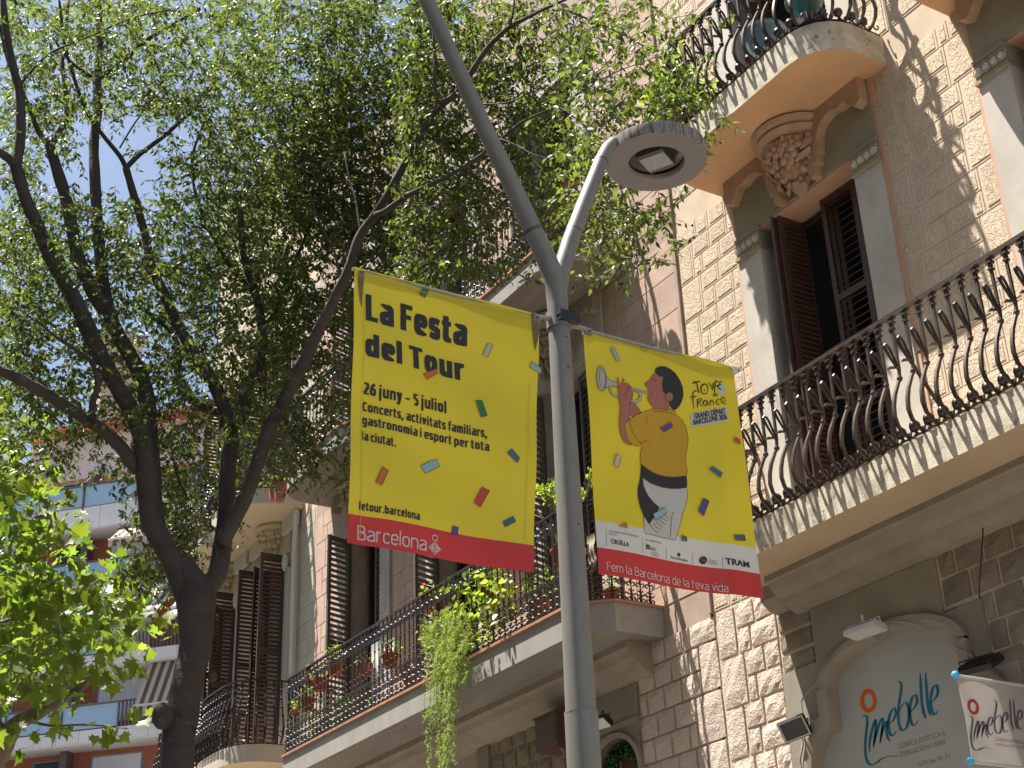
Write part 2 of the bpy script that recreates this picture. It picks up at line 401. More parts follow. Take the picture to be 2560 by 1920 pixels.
# -------- louvred shutter leaf: a part with one sub-part per slat.  local x = width, z = height, hung at (x,y) and turned
def shutter(bld, x, y, z0, w, h, ang, m, slat_step=.055, nslat=True, label=None, rows=2):
    b = MB(); t = .035; fr = .055
    b.box(0, fr, -t/2, t/2, 0, h); b.box(w-fr, w, -t/2, t/2, 0, h)
    zs = [0, .08]
    rails = [(0, .10), (h-.08, h)] + [(h*k/rows-.035, h*k/rows+.035) for k in range(1, rows)]
    for a, c in rails: b.box(fr, w-fr, -t/2+.002, t/2-.002, a, c)
    o = link('shutter', b.mesh('shutter', m), (x, y, z0), bld, rot=(0, 0, ang))
    if label: o['label'] = label
    sm = MB(); a = .5
    L = (w-2*fr)/2
    sm.add([(-L, -.018, -.014), (L, -.018, -.014), (L, .018, .014), (-L, .018, .014), (-L, -.018, -.006), (L, -.018, -.006), (L, .018, .022), (-L, .018, .022)],
           [(0,1,2,3), (7,6,5,4), (0,4,5,1), (1,5,6,2), (2,6,7,3), (3,7,4,0)])
    me = sm.mesh('slat', m)
    rz = sorted(rails); W = WORLD[o.as_pointer()]
    for (a0, a1), (b0, b1) in zip(rz[:-1], rz[1:]):
        n = int((b0-a1)/slat_step)
        for k in range(n):
            zz = a1+(b0-a1)*(k+.5)/n
            wl = W @ Vector((w/2, 0, zz))
            s = bpy.data.objects.new('slat', me); COL.objects.link(s); s.parent = o
            s.location = (w/2, 0, zz)
    return o

# -------- window bay of the stone buildings: surround, capitals, reveal, room, shutters
def bay(bld, xc, hw, ow, zf, zh, ztop, mp, mg, mr, capz=None, room=True, caps=True):
    # hw half width of opening, ow half outer width, zf floor level, zh head of opening, ztop slab above
    for s in (-1, 1):
        xa, xb = sorted((xc+s*hw, xc+s*ow))
        b = MB(); cz = zh-.26
        b.box(xa, xb, YF-.045, YF+.30, zf, cz)
        b.box(xa+.03, xb-.03, YF-.058, YF-.045, zf+.9, cz-.12) if False else None
        b.build('pilaster', mp, bld)
        if caps:
            b = MB(); b.box(xa-.015, xb+.015, YF-.075, YF+.28, cz, cz+.035); b.box(xa, xb, YF-.06, YF+.28, cz+.035, cz+.215); b.box(xa-.01, xb+.01, YF-.07, YF+.28, cz+.215, cz+.25)
            c_ = b.build('capital', M_green if mg is M_green else mg, bld)
            for k in range(4):
                bb = MB(); xx = xa+(xb-xa)*(k+.5)/4; bb.ball((0,0,0), .042, 10, (1,.6,1)); bb.lathe([(.052,0),(.058,-.008),(.050,-.014)], (0,0,0), 12, axis='y')
                if k == 0: bm_ = bb.mesh('boss', mp, True)
                link('boss', bm_, (xx, YF-.062, cz+.125), c_)
    b = MB(); b.box(xc-ow, xc+ow, YF-.04, YF+.30, zh, ztop); b.build('lintel', mg, bld)
    b = MB(); b.box(xc-hw+.001, xc+hw-.001, YF-.020, YF+.30, zh-.022, zh-.001); b.build('lintel_soffit', mr, bld)
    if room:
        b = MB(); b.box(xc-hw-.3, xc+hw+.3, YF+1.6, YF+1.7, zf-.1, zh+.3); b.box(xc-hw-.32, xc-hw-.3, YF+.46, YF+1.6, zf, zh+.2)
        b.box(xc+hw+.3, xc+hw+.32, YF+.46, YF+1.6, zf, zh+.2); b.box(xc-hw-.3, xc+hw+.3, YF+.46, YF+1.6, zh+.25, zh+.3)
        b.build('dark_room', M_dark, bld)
        b = MB()
        for s in (-1, 1):
            xa, xb = sorted((xc+s*.01, xc+s*(hw-.02)))
            b.box(xa, xa+.06, YF+.33, YF+.37, zf+.02, zh-.03); b.box(xb-.06, xb, YF+.33, YF+.37, zf+.02, zh-.03)
            for z in (zf+.02, zf+.75, zf+1.9, zh-.09): b.box(xa+.06, xb-.06, YF+.332, YF+.368, z, z+.06)
        w_ = b.build('window', M_shut, bld)
        b = MB()
        for s in (-1, 1):
            xa, xb = sorted((xc+s*.07, xc+s*(hw-.08))); b.box(xa, xb, YF+.35, YF+.354, zf+.08, zh-.09)
        b.build('pane', M_glass, w_)

# -------- iron
def rail_path(kind, x0, x1, yf, yw=YF, rc=.35):
    # plan outline of a balcony: list of (x,y) from wall left, round to wall right
    p = [(x0, yw)]
    if kind == 'round':
        p += [(x0, yf+rc+.1)]
        p += [(x0+rc-rc*math.cos(a), yf+rc-rc*math.sin(a)) for a in [PI/2*k/6 for k in range(7)]]
        p += [(x1-rc+rc*math.sin(a), yf+rc-rc*math.cos(a)) for a in [PI/2*k/6 for k in range(7)]]
        p += [(x1, yf+rc+.1)]
    elif kind == 'bow':
        n = 22; xm = (x0+x1)/2; hw = (x1-x0)/2
        for k in range(n+1):
            t = PI*k/n
            p.append((xm-hw*abs(math.cos(t))**.55*(1 if math.cos(t) > 0 else -1), yw-(yw-yf)*(.12+.88*math.sin(t)**.7)))
    else:
        c = rc
        p += [(x0, yf+c*.75), (x0+c*.7, yf), (x1-c*.7, yf), (x1, yf+c*.75)]
    p += [(x1, yw)]
    return p
def resample(p, step):
    pts = [Vector((a, c, 0)) for a, c in p]; seg = [(pts[i+1]-pts[i]).length for i in range(len(pts)-1)]; L = sum(seg)
    n = int(round(L/step)); out = []
    for k in range(n+1):
        d = min(L*k/n, L-1e-6); i = 0
        while d > seg[i]: d -= seg[i]; i += 1
        q = pts[i].lerp(pts[i+1], d/max(seg[i], 1e-9)); t = (pts[i+1]-pts[i]).normalized()
        out.append((q.x, q.y, t))
    return out
def offset_path(p, d):
    out = []
    for i in range(len(p)):
        a = Vector(p[max(i-1,0)]); c = Vector(p[min(i+1,len(p)-1)]); t = (c-a)
        if t.length < 1e-6: t = Vector((1,0))
        t.normalize(); nrm = Vector((t.y, -t.x))    # outward for this winding (left wall -> front -> right wall)
        q = Vector(p[i])+nrm*d
        if i in (0, len(p)-1): q.y = p[i][1]
        out.append((q.x, q.y))
    return out
def slab(bld, p, z0, z1, m_edge, m_soff, name='balcony', tile=None):
    b = MB(); n = len(p)
    V = [(x, y, z0) for x, y in p]+[(x, y, z1) for x, y in p]
    b.add(V, [tuple(range(n, 2*n))]+[(i, (i+1)%n, n+(i+1)%n, n+i) for i in range(n)])
    b.cm = 1; b.add([(x, y, z0) for x, y in p], [tuple(range(n))[::-1]])
    o = b.build(name, [m_edge, m_soff], bld)
    if tile:
        q = offset_path(p, .03); b = MB(); b.prism(q[::1], z1+.001, z1+.03); b.build('floor_tiling', tile, o)
    return o
def curly_baluster():
    b = MB()
    b.tube([(0,0,1.10),(0,0,.64),(0,-.012,.55)], .0150, 4)
    for z, r in ((1.095,.030),(1.07,.018),(1.055,.026),(1.03,.015),(1.00,.020)): b.box(-r, r, -r, r, z-.008, z+.010)
    # diamond knot
    b.add([(-.034,-.012,.548),(0,-.046,.548),(.034,-.012,.548),(0,.022,.548),(0,-.012,.585),(0,-.012,.512)],
          [(0,1,4),(1,2,4),(2,3,4),(3,0,4),(1,0,5),(2,1,5),(3,2,5),(0,3,5)])
    # belly and scroll
    bel = [(0,-.012,.55),(0,-.055,.47),(0,-.100,.38),(0,-.130,.28),(0,-.140,.19),(0,-.118,.11),(0,-.070,.055),(0,-.012,.030),(0,.045,.045),(0,.075,.095),(0,.060,.135),(0,.030,.130)]
    b.tube(bel, [.0150,.0165,.0180,.0185,.0185,.0175,.016,.015,.014,.013,.012,.012], 4)
    # ribbon loop: teardrop and leaf foot
    lp = [(0,-.006,.66),(0,-.035,.72),(0,-.062,.79),(0,-.085,.825),(0,-.112,.832),(0,-.126,.812),(0,-.118,.785),(0,-.085,.73),(0,-.045,.67),(0,-.012,.63)]
    b.tube(lp, [.010,.0105,.011,.0115,.013,.0135,.013,.0115,.0105,.010], 6)
    b.tube([(0,-.015,.645),(0,-.06,.635),(0,-.10,.625),(0,-.135,.60)], [.007,.012,.014,.003], 6)
    # ball flower and base curls
    b.ball((-.074,-.020,.102), .047, 10)
    b.tube([(.075+.034*math.cos(a), -.035, .085+.034*math.sin(a)) for a in [PI*(.75+1.5*k/9) for k in range(10)]], .008, 4)
    b.tube([(-.02+.05*math.cos(a), -.02, .07+.05*math.sin(a)) for a in [PI*(1.0+1.0*k/6) for k in range(7)]], .009, 4)
    b.tube([(0,-.02,.07),(0,-.01,.0)], .010, 4)
    return b.mesh('baluster', M_ironB, 'auto')
def cast_baluster():
    b = MB()
    b.tube([(0,0,1.08),(0,0,0)], .0085, 5)
    for z in (.36,.44,.52,.74): b.lathe([(.004,-.02),(.016,-.005),(.016,.005),(.004,.02)], (0,0,z), 6)
    def ring(cx, cz, r, rr=.0075, a0=0, a1=2*PI, n=9):
        b.tube([(cx+r*math.cos(a0+(a1-a0)*k/n), 0, cz+r*math.sin(a0+(a1-a0)*k/n)) for k in range(n+1)], rr, 4)
    # frieze under the hand rail, palmette at mid height, two rows of scrolls below
    for s in (-1, 1):
        ring(s*.030, .995, .024, .0075); ring(s*.034, .925, .018, .007)
        ring(s*.026, .30, .024, .0085, PI*.5-s*.4, PI*.5+s*4.2); ring(s*.030, .215, .020, .008, -PI*.5-s*.3, -PI*.5+s*4.4)
        ring(s*.027, .125, .024, .009, PI*.5-s*.3, PI*.5+s*4.6); ring(s*.030, .05, .020, .0085)
        b.tube([(0,0,.33),(s*.03,0,.39),(s*.052,0,.37)], [.008,.011,.003], 4)
    for z, r in ((.96,.018),(.255,.020),(.17,.018),(.085,.022)):
        b.add([(-r,0,z),(0,-r,z),(r,0,z),(0,r,z),(0,0,z+r*1.3),(0,0,z-r*1.3)], [(0,1,4),(1,2,4),(2,3,4),(3,0,4),(1,0,5),(2,1,5),(3,2,5),(0,3,5)])
    return b.mesh('baluster', M_iron)
def belly_baluster():
    b = MB()
    pr = [(0,0,1.0),(0,.01,.9),(0,0,.78),(0,-.03,.66),(0,-.07,.5),(0,-.11,.36),(0,-.13,.25),(0,-.10,.12),(0,-.03,.02),(0,.0,0)]
    b.tube(pr, [.013,.015,.012,.016,.012,.017,.020,.018,.013,.012], 5)
    for z, y in ((.85,0),(.72,-.01),(.58,-.05),(.44,-.09)): b.ball((0,y,z), .024, 6, (1,1,1.3))
    b.tube([(-.035+.035*math.cos(a), -.11, .16+.045*math.sin(a)) for a in [2*PI*k/8 for k in range(9)]], .008, 4)
    b.tube([(.02+.03*math.cos(a), .0, .93+.03*math.sin(a)) for a in [2*PI*k/8 for k in range(9)]], .008, 4)
    return b.mesh('baluster', M_iron)
ME_curl, ME_cast, ME_belly = curly_baluster(), cast_baluster(), belly_baluster()
def railing(bal, p, z, me, m, step, inset=.10, rows=((1.10,.020,.018),), railout=0.0, skip_wall=.04):
    q = offset_path(p, -inset); q[0] = (q[0][0], p[0][1]-.01); q[-1] = (q[-1][0], p[-1][1]-.01)
    for (h, ry, rz) in rows:
        b = MB(); pts = [(x, y, z+h) for x, y in offset_path(q, railout if h > .5 else 0)]
        # flat bar: box section along the path
        n = len(pts); V = []; F = []
        for i, pp in enumerate(pts):
            a = Vector(pts[max(i-1,0)]); c = Vector(pts[min(i+1,n-1)]); t = (c-a).normalized(); nr = Vector((t.y, -t.x, 0))
            for sx, sz in ((-1,-1),(1,-1),(1,1),(-1,1)): V.append(Vector(pp)+nr*ry*sx+Vector((0,0,rz*sz)))
        for i in range(n-1):
            for j in range(4): F.append((4*i+j, 4*i+(j+1)%4, 4*i+4+(j+1)%4, 4*i+4+j))
        F += [(0,1,2,3), (4*n-1,4*n-2,4*n-3,4*n-4)]
        b.add(V, F); b.build('handrail' if h > .9 else 'rail', m, bal)
    for (x, y, t) in resample(q, step)[1:-1]:
        link('baluster', me, (x, y, z), bal, rot=(0, 0, math.atan2(t.y, t.x)))

# ============================================================ RIGHT BUILDING
BR = thing('apartment_building', 'warm ochre stone apartment building with curly iron balconies and carved flower corbel, at the right', 'building', (-6.9, 9.2, 0))
ZF1, ZS1, ZS2 = 6.23, 5.93, 10.36      # floor level, underside of lower slab, underside of upper slab
BAYS = [-8.78, -5.51, -2.24]
holes = []
for xc in BAYS:
    holes += [(xc-.69, xc+.69, ZF1, 9.69), (xc-.69, xc+.69, 10.70, 14.1)]
holes += [(-9.68, -7.52, 0.0, 4.56), (-9.37, -7.83, 4.56, 5.16)]
holes += [(-6.3, -4.3, 0.0, 4.8)]
wall_grid(BR, 'wall', M_jointR, -10.83, -1.0, 0, 16.5, holes)
rects = []
mR = (M_jointR, M_stoneR)
for k, xc in enumerate(BAYS):
    xl = -10.82 if k == 0 else BAYS[k-1]+1.03
    xr = xc-1.03
    for (za, zb, ph) in ((6.00, 10.26+.09, 0), (10.71, 15.2, 1)):
        for q in ashlar(xl, xr, za, zb, .2275, .295, (.26, .35) , (.0, .0) if k == 0 else (.30, .22), ph): rects.append((*q, mR, 'panel'))
# ground floor rock-faced stones
mK = (M_rockR,)
for q in ashlar(-10.79, -9.93, 2.15, 5.98, .2394, .28, (.36, .28), (0, 0)): 
    rects.append((*q, mK, 'rock'))
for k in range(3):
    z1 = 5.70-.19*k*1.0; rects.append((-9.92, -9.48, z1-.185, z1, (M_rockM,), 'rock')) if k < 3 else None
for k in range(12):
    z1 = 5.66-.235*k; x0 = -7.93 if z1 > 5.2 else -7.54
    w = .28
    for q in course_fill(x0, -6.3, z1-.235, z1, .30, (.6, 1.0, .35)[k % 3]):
        rects.append((*q, (M_rockM,), 'rock'))  # dark soot-brown stone, with the shade under the balcony put into its colour
lay_blocks(BR, BR, rects)
for k, xc in enumerate(BAYS):
    bay(BR, xc, .69, 1.03, ZF1+.0, 9.69, ZS2, M_plaster, M_green, M_pinkrev)
    bay(BR, xc, .69, 1.03, 10.70, 14.1, 14.8, M_plaster, M_green, M_pinkrev)
    # pink strip beside each pilaster
    b = MB(); 
    for s in (-1, 1):
        xa, xb = sorted((xc+s*1.031, xc+s*1.075)); b.box(xa, xb, YF-.025, YF+.002, 6.2, ZS2)
    b.build('pilaster_edge', M_pinkrev, BR)
# strip at the party wall
b = MB(); b.box(-10.875, -10.825, YF-.035, YF+.2, 6.0, 16.5); b.build('party_strip', M_jointM, BR)
# shutters of the near window
shutter(BR, -9.21, 9.38, ZF1+.04, .38, 3.40, math.radians(-90), M_shutR, label='red-brown louvred shutter folded back', rows=2)
shutter(BR, -9.265, 9.36, ZF1+.04, .40, 3.40, math.radians(-90), M_shutR, rows=2)
shutter(BR, -8.80, 9.21, ZF1+.04, .46, 3.40, math.radians(2), M_shut, rows=3, slat_step=.075)
shutter(BR, -8.32, 9.215, ZF1+.04, .24, 3.40, math.radians(-22), M_shut, rows=3, slat_step=.075)
for xc in (-8.78, -5.51):
    shutter(BR, xc-.42, 9.38, 10.74, .38, 3.3, math.radians(-90), M_shut); shutter(BR, xc+.0, 9.2, 10.74, .62, 3.3, math.radians(2), M_shut)
shutter(BR, -5.94, 9.38, ZF1+.04, .38, 3.38, math.radians(-90), M_shutR); shutter(BR, -5.45, 9.2, ZF1+.04, .6, 3.38, math.radians(2), M_shut)
# slabs
P1 = rail_path('round', -9.95, -1.6, 8.17, rc=.42)
bal = slab(BR, P1, ZS1, ZF1-.01, M_slabR, M_beige); bal['label'] = 'long balcony with weathered stone edge and bellied bronze railing'
railing(bal, P1, ZF1-.01, ME_curl, M_ironB, .15, inset=.02, rows=((1.115,.021,.016),(.03,.010,.006)))
b = MB(); b.tube([(-7.30, 8.92, ZF1), (-7.36, 8.26, 7.28)], .018, 5); b.build('rail_brace', M_ironB, bal)
for k, xc in enumerate(BAYS):
    P2 = rail_path('round', xc-1.21, xc+1.28, 8.17, rc=.45)
    bal = slab(BR, P2, ZS2, 10.69, M_slabR, M_orange)
    railing(bal, P2, 10.69, ME_curl, M_iron, .15, inset=.02, rows=((1.115,.021,.016),(.03,.010,.006)))
    P3 = rail_path('round', xc-1.21, xc+1.28, 8.17, rc=.45)
    bal = slab(BR, P3, 14.8, 15.1, M_slabR, M_orange)
    # scalloped brackets and flower corbel under the slab
    for s in (-1, 1):
        def X(d): return xc+s*d
        pts = [(.22,10.358),(1.01,10.358),(1.01,10.10),(.93,10.06),(.87,10.12),(.80,10.20)]
        pts += [(.62+.22*math.cos(a)-.02, 9.98+.24*math.sin(a)) for a in [math.radians(60+15*i) for i in range(9)]]
        pts += [(.38,9.90),(.35,9.90),(.35,9.80),(.30,9.79),(.30,9.68),(.24,9.66),(.22,9.72)]
        loop = [(X(a), z) for a, z in pts]
        b = MB(); b.prism(loop if s < 0 else loop[::-1], YF-.15, YF-.039, 'y'); b.build('bracket_frieze', M_carve, BR)
    b = MB()
    b.lathe([(.40,10.358),(.44,10.33),(.42,10.29),(.37,10.27),(.40,10.24),(.36,10.19),(.30,10.18)], (xc, YF-.03, 0), 20, PI, 2*PI)
    b.lathe([(.30,10.2),(.30,10.05),(.24,9.9),(.14,9.78),(.05,9.66),(0,9.62)], (xc, YF-.03, 0), 16, PI, 2*PI)
    cb = b.build('carved_corbel', M_carve, BR, smooth='auto')
    if k == 0:
        fm = MB()
        for j in range(5):
            a = 2*PI*j/5+.3
            fm.ball((.052*math.cos(a), -.012, .052*math.sin(a)), .040, 8, (1.0,.42,1.0))
            fm.ball((.060*math.cos(a), -.026, .060*math.sin(a)), .018, 6, (1,.5,1))
        fm.ball((0,-.03,0), .020, 8); fm.lathe([(.024,-.035),(.028,-.03),(.026,-.02)], (0,0,0), 8, axis='y')
        FLM = fm.mesh('flower', M_carve, True)
        lm = MB(); lm.add([(0,0,0),(.03,-.03,.03),(.0,-.05,.09),(-.03,-.03,.03),(.0,-.015,.04),(.035,-.02,.12),(0,-.04,.16)], [(0,1,4),(0,4,3),(1,5,4),(4,5,6,2),(4,2,3)])
        lm.ball((0,-.02,.05), .035, 8, (.6,.5,1.6)); LFM = lm.mesh('carved_leaf', M_carve, True)
    rr = random.Random(5)
    rows = [(10.10,.30,5),(9.98,.27,4),(9.87,.20,3),(9.76,.11,2)]
    for ri, (z, rad, n) in enumerate(rows):
        for j in range(n):
            a = PI+PI*(j+.5)/n+rr.uniform(-.08,.08)
            o = link('flower', FLM, (xc+rad*math.cos(a), YF-.03+rad*math.sin(a), z+rr.uniform(-.02,.02)), cb, rot=(rr.uniform(-.2,.35), rr.uniform(-1,1), a+PI/2))
            o.scale = (1.22,)*3
            if ri < 3:
                o = link('carved_leaf', LFM, (xc+rad*.98*math.cos(a+.25), YF-.03+rad*.98*math.sin(a+.25), z-.11), cb, rot=(0, rr.uniform(-1,1), a+.25+PI/2)); o.scale = (1.3,)*3
# cornice under the lower slab
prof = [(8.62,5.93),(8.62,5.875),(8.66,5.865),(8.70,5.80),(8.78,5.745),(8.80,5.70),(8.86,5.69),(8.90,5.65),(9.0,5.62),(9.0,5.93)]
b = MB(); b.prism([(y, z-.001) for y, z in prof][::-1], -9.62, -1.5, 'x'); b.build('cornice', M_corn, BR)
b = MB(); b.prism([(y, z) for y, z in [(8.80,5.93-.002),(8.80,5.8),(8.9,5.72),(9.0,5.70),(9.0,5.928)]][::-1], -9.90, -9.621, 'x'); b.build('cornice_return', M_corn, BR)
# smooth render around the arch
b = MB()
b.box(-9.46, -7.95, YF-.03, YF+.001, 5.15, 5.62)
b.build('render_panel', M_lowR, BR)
b = MB()
def arch_loop(dx):
    L = [(-9.66-dx, 0.0)]
    L += [(-9.66-dx, 3.95)]
    L += [(-9.66-dx+(.30)*(1-math.cos(a)), 4.18+dx+(.36)*math.sin(a)) for a in [PI/2*k/5 for k in range(6)]]
    L += [(-9.35-dx, 4.56+dx)] if dx == 0 else [(-9.35-dx, 4.56+dx)]
    L += [(-9.35-dx*1.0, 4.90)]
    L += [(-8.60+(.75+dx)*math.cos(a)*1.0, 4.88+(.26+dx)*math.sin(a)) for a in [PI-(PI)*k/14 for k in range(15)]]
    L += [(-7.85+dx, 4.90), (-7.85+dx, 4.56+dx)]
    L += [(-7.54+dx-(.30)*(1-math.cos(a)), 4.18+dx+(.36)*math.sin(a)) for a in [PI/2-PI/2*k/5 for k in range(6)]]
    L += [(-7.54+dx, 3.95), (-7.54+dx, 0.0)]
    return L
A0, A1 = arch_loop(0), arch_loop(.115)
n = len(A0); b = MB(); ya, yb = YF-.075, YF-.045
V = [(x, ya, z) for x, z in A1]+[(x, ya-.015, z) for x, z in [((a+c)/2, (e+g)/2) for (a, e), (c, g) in zip(A0, A1)]]+[(x, ya+.01, z) for x, z in A0]+[(x, YF+.20, z) for x, z in A0]+[(x, YF, z) for x, z in A1]
F = []
for k in (0, 1, 2): F += [(k*n+i, k*n+i+1, (k+1)*n+i+1, (k+1)*n+i) for i in range(n-1)]
F += [(4*n+i, 4*n+i+1, i+1, i) for i in range(n-1)]
b.add(V, F); b.build('arch_moulding', M_archR, BR, smooth='auto')
# render fields left/right of the arch and above it, cut to the arch
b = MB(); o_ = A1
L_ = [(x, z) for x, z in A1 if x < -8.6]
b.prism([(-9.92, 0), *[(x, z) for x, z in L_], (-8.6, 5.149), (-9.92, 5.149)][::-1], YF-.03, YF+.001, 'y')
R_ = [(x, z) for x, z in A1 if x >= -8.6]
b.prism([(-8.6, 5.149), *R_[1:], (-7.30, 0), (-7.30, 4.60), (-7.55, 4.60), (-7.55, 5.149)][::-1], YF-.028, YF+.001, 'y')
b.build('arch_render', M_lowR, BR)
# ============================================================ STREET LAMP
PX = -6.05
LP = thing('street_lamp', 'grey steel double-armed street lamp pole with round disc lantern, between the two yellow banners', 'street lamp', (PX, 4.12, 0))
b = MB()
b.tube([(PX,4.12,0),(PX,4.12,3.42)], [.094,.084], 24); b.build('lower_pole', M_galv, LP, smooth='auto')
b = MB()
b.tube([(PX,4.12,3.421),(PX,4.12,4.6),(PX,4.12,5.60)], [.078,.068,.060], 24); b.build('pole', M_galv, LP, smooth='auto')
b = MB()
la = [(PX,4.12,5.601),(PX,4.12,5.75),(PX,4.115,5.90),(PX,4.07,6.02),(PX,3.98,6.21),(PX,3.85,6.48),(PX,3.67,6.84),(PX,3.31,7.62),(PX,2.95,8.4),(PX,2.72,8.95)]
b.tube(la, [.060,.060,.063,.060,.056,.053,.050,.046,.042,.040], 20); b.build('lamp_arm', M_galv, LP, smooth='auto')
b = MB()
ra = [(PX,4.13,5.85),(PX,4.17,6.02),(PX,4.23,6.20),(PX,4.35,6.50),(PX,4.50,6.86),(PX,4.56,6.98),(PX,4.61,7.045),(PX,4.70,7.075),(PX,4.80,7.08)]
b.tube(ra, [.050,.052,.050,.047,.044,.042,.038,.030,.018], 20); b.build('lamp_arm', M_galv, LP, smooth='auto')
for (p, q, r) in (((PX,3.985,6.20),(PX,3.976,6.218),.0575),((PX,4.262,6.28),(PX,4.267,6.292),.0495),((PX,4.50,6.86),(PX,4.505,6.872),.0450),((PX,4.12,3.415),(PX,4.12,3.425),.0850),((PX,4.12,5.594),(PX,4.12,5.60),.0615)):
    b = MB(); b.tube([p, q], r, 20); b.build('pole_seam', M_galvd if r < .08 else M_galv, LP)
for z in (5.52, 5.33, 4.4): 
    b = MB(); b.ball((PX+.064+(5.5-z)*.007, 4.125, z), .006, 6); b.build('rivet', M_galvd, LP)
def lantern(parent, cy, cz):
    c = (PX, cy, cz); R0 = .323
    b = MB(); b.lathe([(.02,.19),(.12,.17),(.25,.115),(R0-.01,.093),(R0,.085)], c, 48); b.build('lantern_lid', M_galv, parent, smooth='auto')
    b = MB(); b.lathe([(R0,.085),(R0+.002,.04),(R0-.004,.002),(R0-.012,0.0)], c, 64); b.build('lantern_rim', M_lamprim, parent, smooth='auto')
    b = MB(); b.lathe([(R0-.012,0),(.182,-.004),(.178,.0),(.172,.03)], c, 64); b.build('lantern_underside', M_lampund, parent, smooth='auto')
    b = MB(); b.lathe([(.174,.050),(.15,.06),(.10,.075),(.0,.08)], c, 40); b.build('lantern_recess', M_lamprec, parent, smooth='auto')
    a = math.radians(28); ca, sa = math.cos(a), math.sin(a)
    def Q(u, v, z): return (PX+u*ca-v*sa, cy+u*sa+v*ca, cz+z)
    b = MB()
    V = [Q(-.088,-.105,.01),Q(.088,-.105,.01),Q(.088,.105,.01),Q(-.088,.105,.01),Q(-.088,-.105,.075),Q(.088,-.105,.075),Q(.088,.105,.075),Q(-.088,.105,.075)]
    b.add(V, [(0,3,2,1),(0,1,5,4),(1,2,6,5),(2,3,7,6),(3,0,4,7)]); o = b.build('led_housing', M_galvd, parent)
    b = MB(); V = [Q(-.084,-.075,.006),Q(.084,-.075,.006),Q(.084,.075,.006),Q(-.084,.075,.006)]; V += [(x,y,z+.004) for x,y,z in V]
    b.add(V, [(0,3,2,1),(0,1,5,4),(1,2,6,5),(2,3,7,6),(3,0,4,7)]); b.build('led_glass', M_lampglass, o)
lantern(LP, 4.935, 7.0)
lantern(LP, 2.45, 9.05)
# clamp and brackets that hold the banners
b = MB(); b.lathe([(.062,-.050),(.070,-.050),(.070,.050),(.062,.028)], (PX,4.12,5.645), 24); b.build('clamp_ring', M_galv, LP, smooth='auto')
b = MB(); b.box(PX+.055, PX+.092, 4.075, 4.205, 5.615, 5.675); b.box(PX+.05, PX+.088, 4.07, 4.21, 5.643, 5.647); b.build('clamp_plate', M_lampb, LP)
for s, y0, y1 in ((-1, 4.06, 3.945), (1, 4.19, 4.335)):
    b = MB(); b.tube([(PX+.01, y0, 5.645-.01*(s>0)), (PX+.012, (y0+y1)/2, 5.635), (PX+.006, y1, 5.625)], [.018,.014,.012], 8)
    b.box(PX-.012, PX+.016, min(y1,y1-s*.05), max(y1,y1-s*.05), 5.606, 5.650)
    o = b.build('banner_bracket', M_galv, LP, smooth='auto')
    b = MB(); b.ball((PX+.018, y1-s*.02, 5.628), .011, 6); b.build('bolt', M_galvd, o)
for (y0, y1) in ((3.99, 2.84), (4.29, 5.42)):
    b = MB(); b.tube([(PX-.004, y0, 5.636), (PX-.004, y1, 5.636)], .011, 8); b.build('banner_rod', M_galv, LP)

# ============================================================ BANNERS AND THEIR PRINT
def C1(x, y): return (850+x*.38879, 640+y*.38879)
def C5(x, y): return (1450+x*.40984, 860+y*.40984)
def C7(x, y): return (700+x*.25316, 980+y*.25316)
def CB(x, y): return (1200+x*.37366, 1300+y*.37366)
def C3(x, y): return (850+x*.38879, 1280+y*.38879)
def yz(p): q = onX(p[0], p[1], PX); return (q[1], q[2])
def wav1(y, z): return .016*math.sin((y-2.8)*7.5+.6*(z-5))*(0.4+.6*(5.7-z)/1.5)+.006*math.sin(z*9+y*4)+.016*max(0, (y-3.80)/.15)**2*.4 + .010*math.exp(-((y-2.84)/.05)**2)
def wav2(y, z): return .015*math.sin((y-4.2)*6.3+1.0+.8*(z-5))*(0.4+.6*(5.7-z)/1.5)+.005*math.sin(z*7-y*5)+.012*math.exp(-((y-5.2)/.09)**2)*(1-.5*(z-4.2))
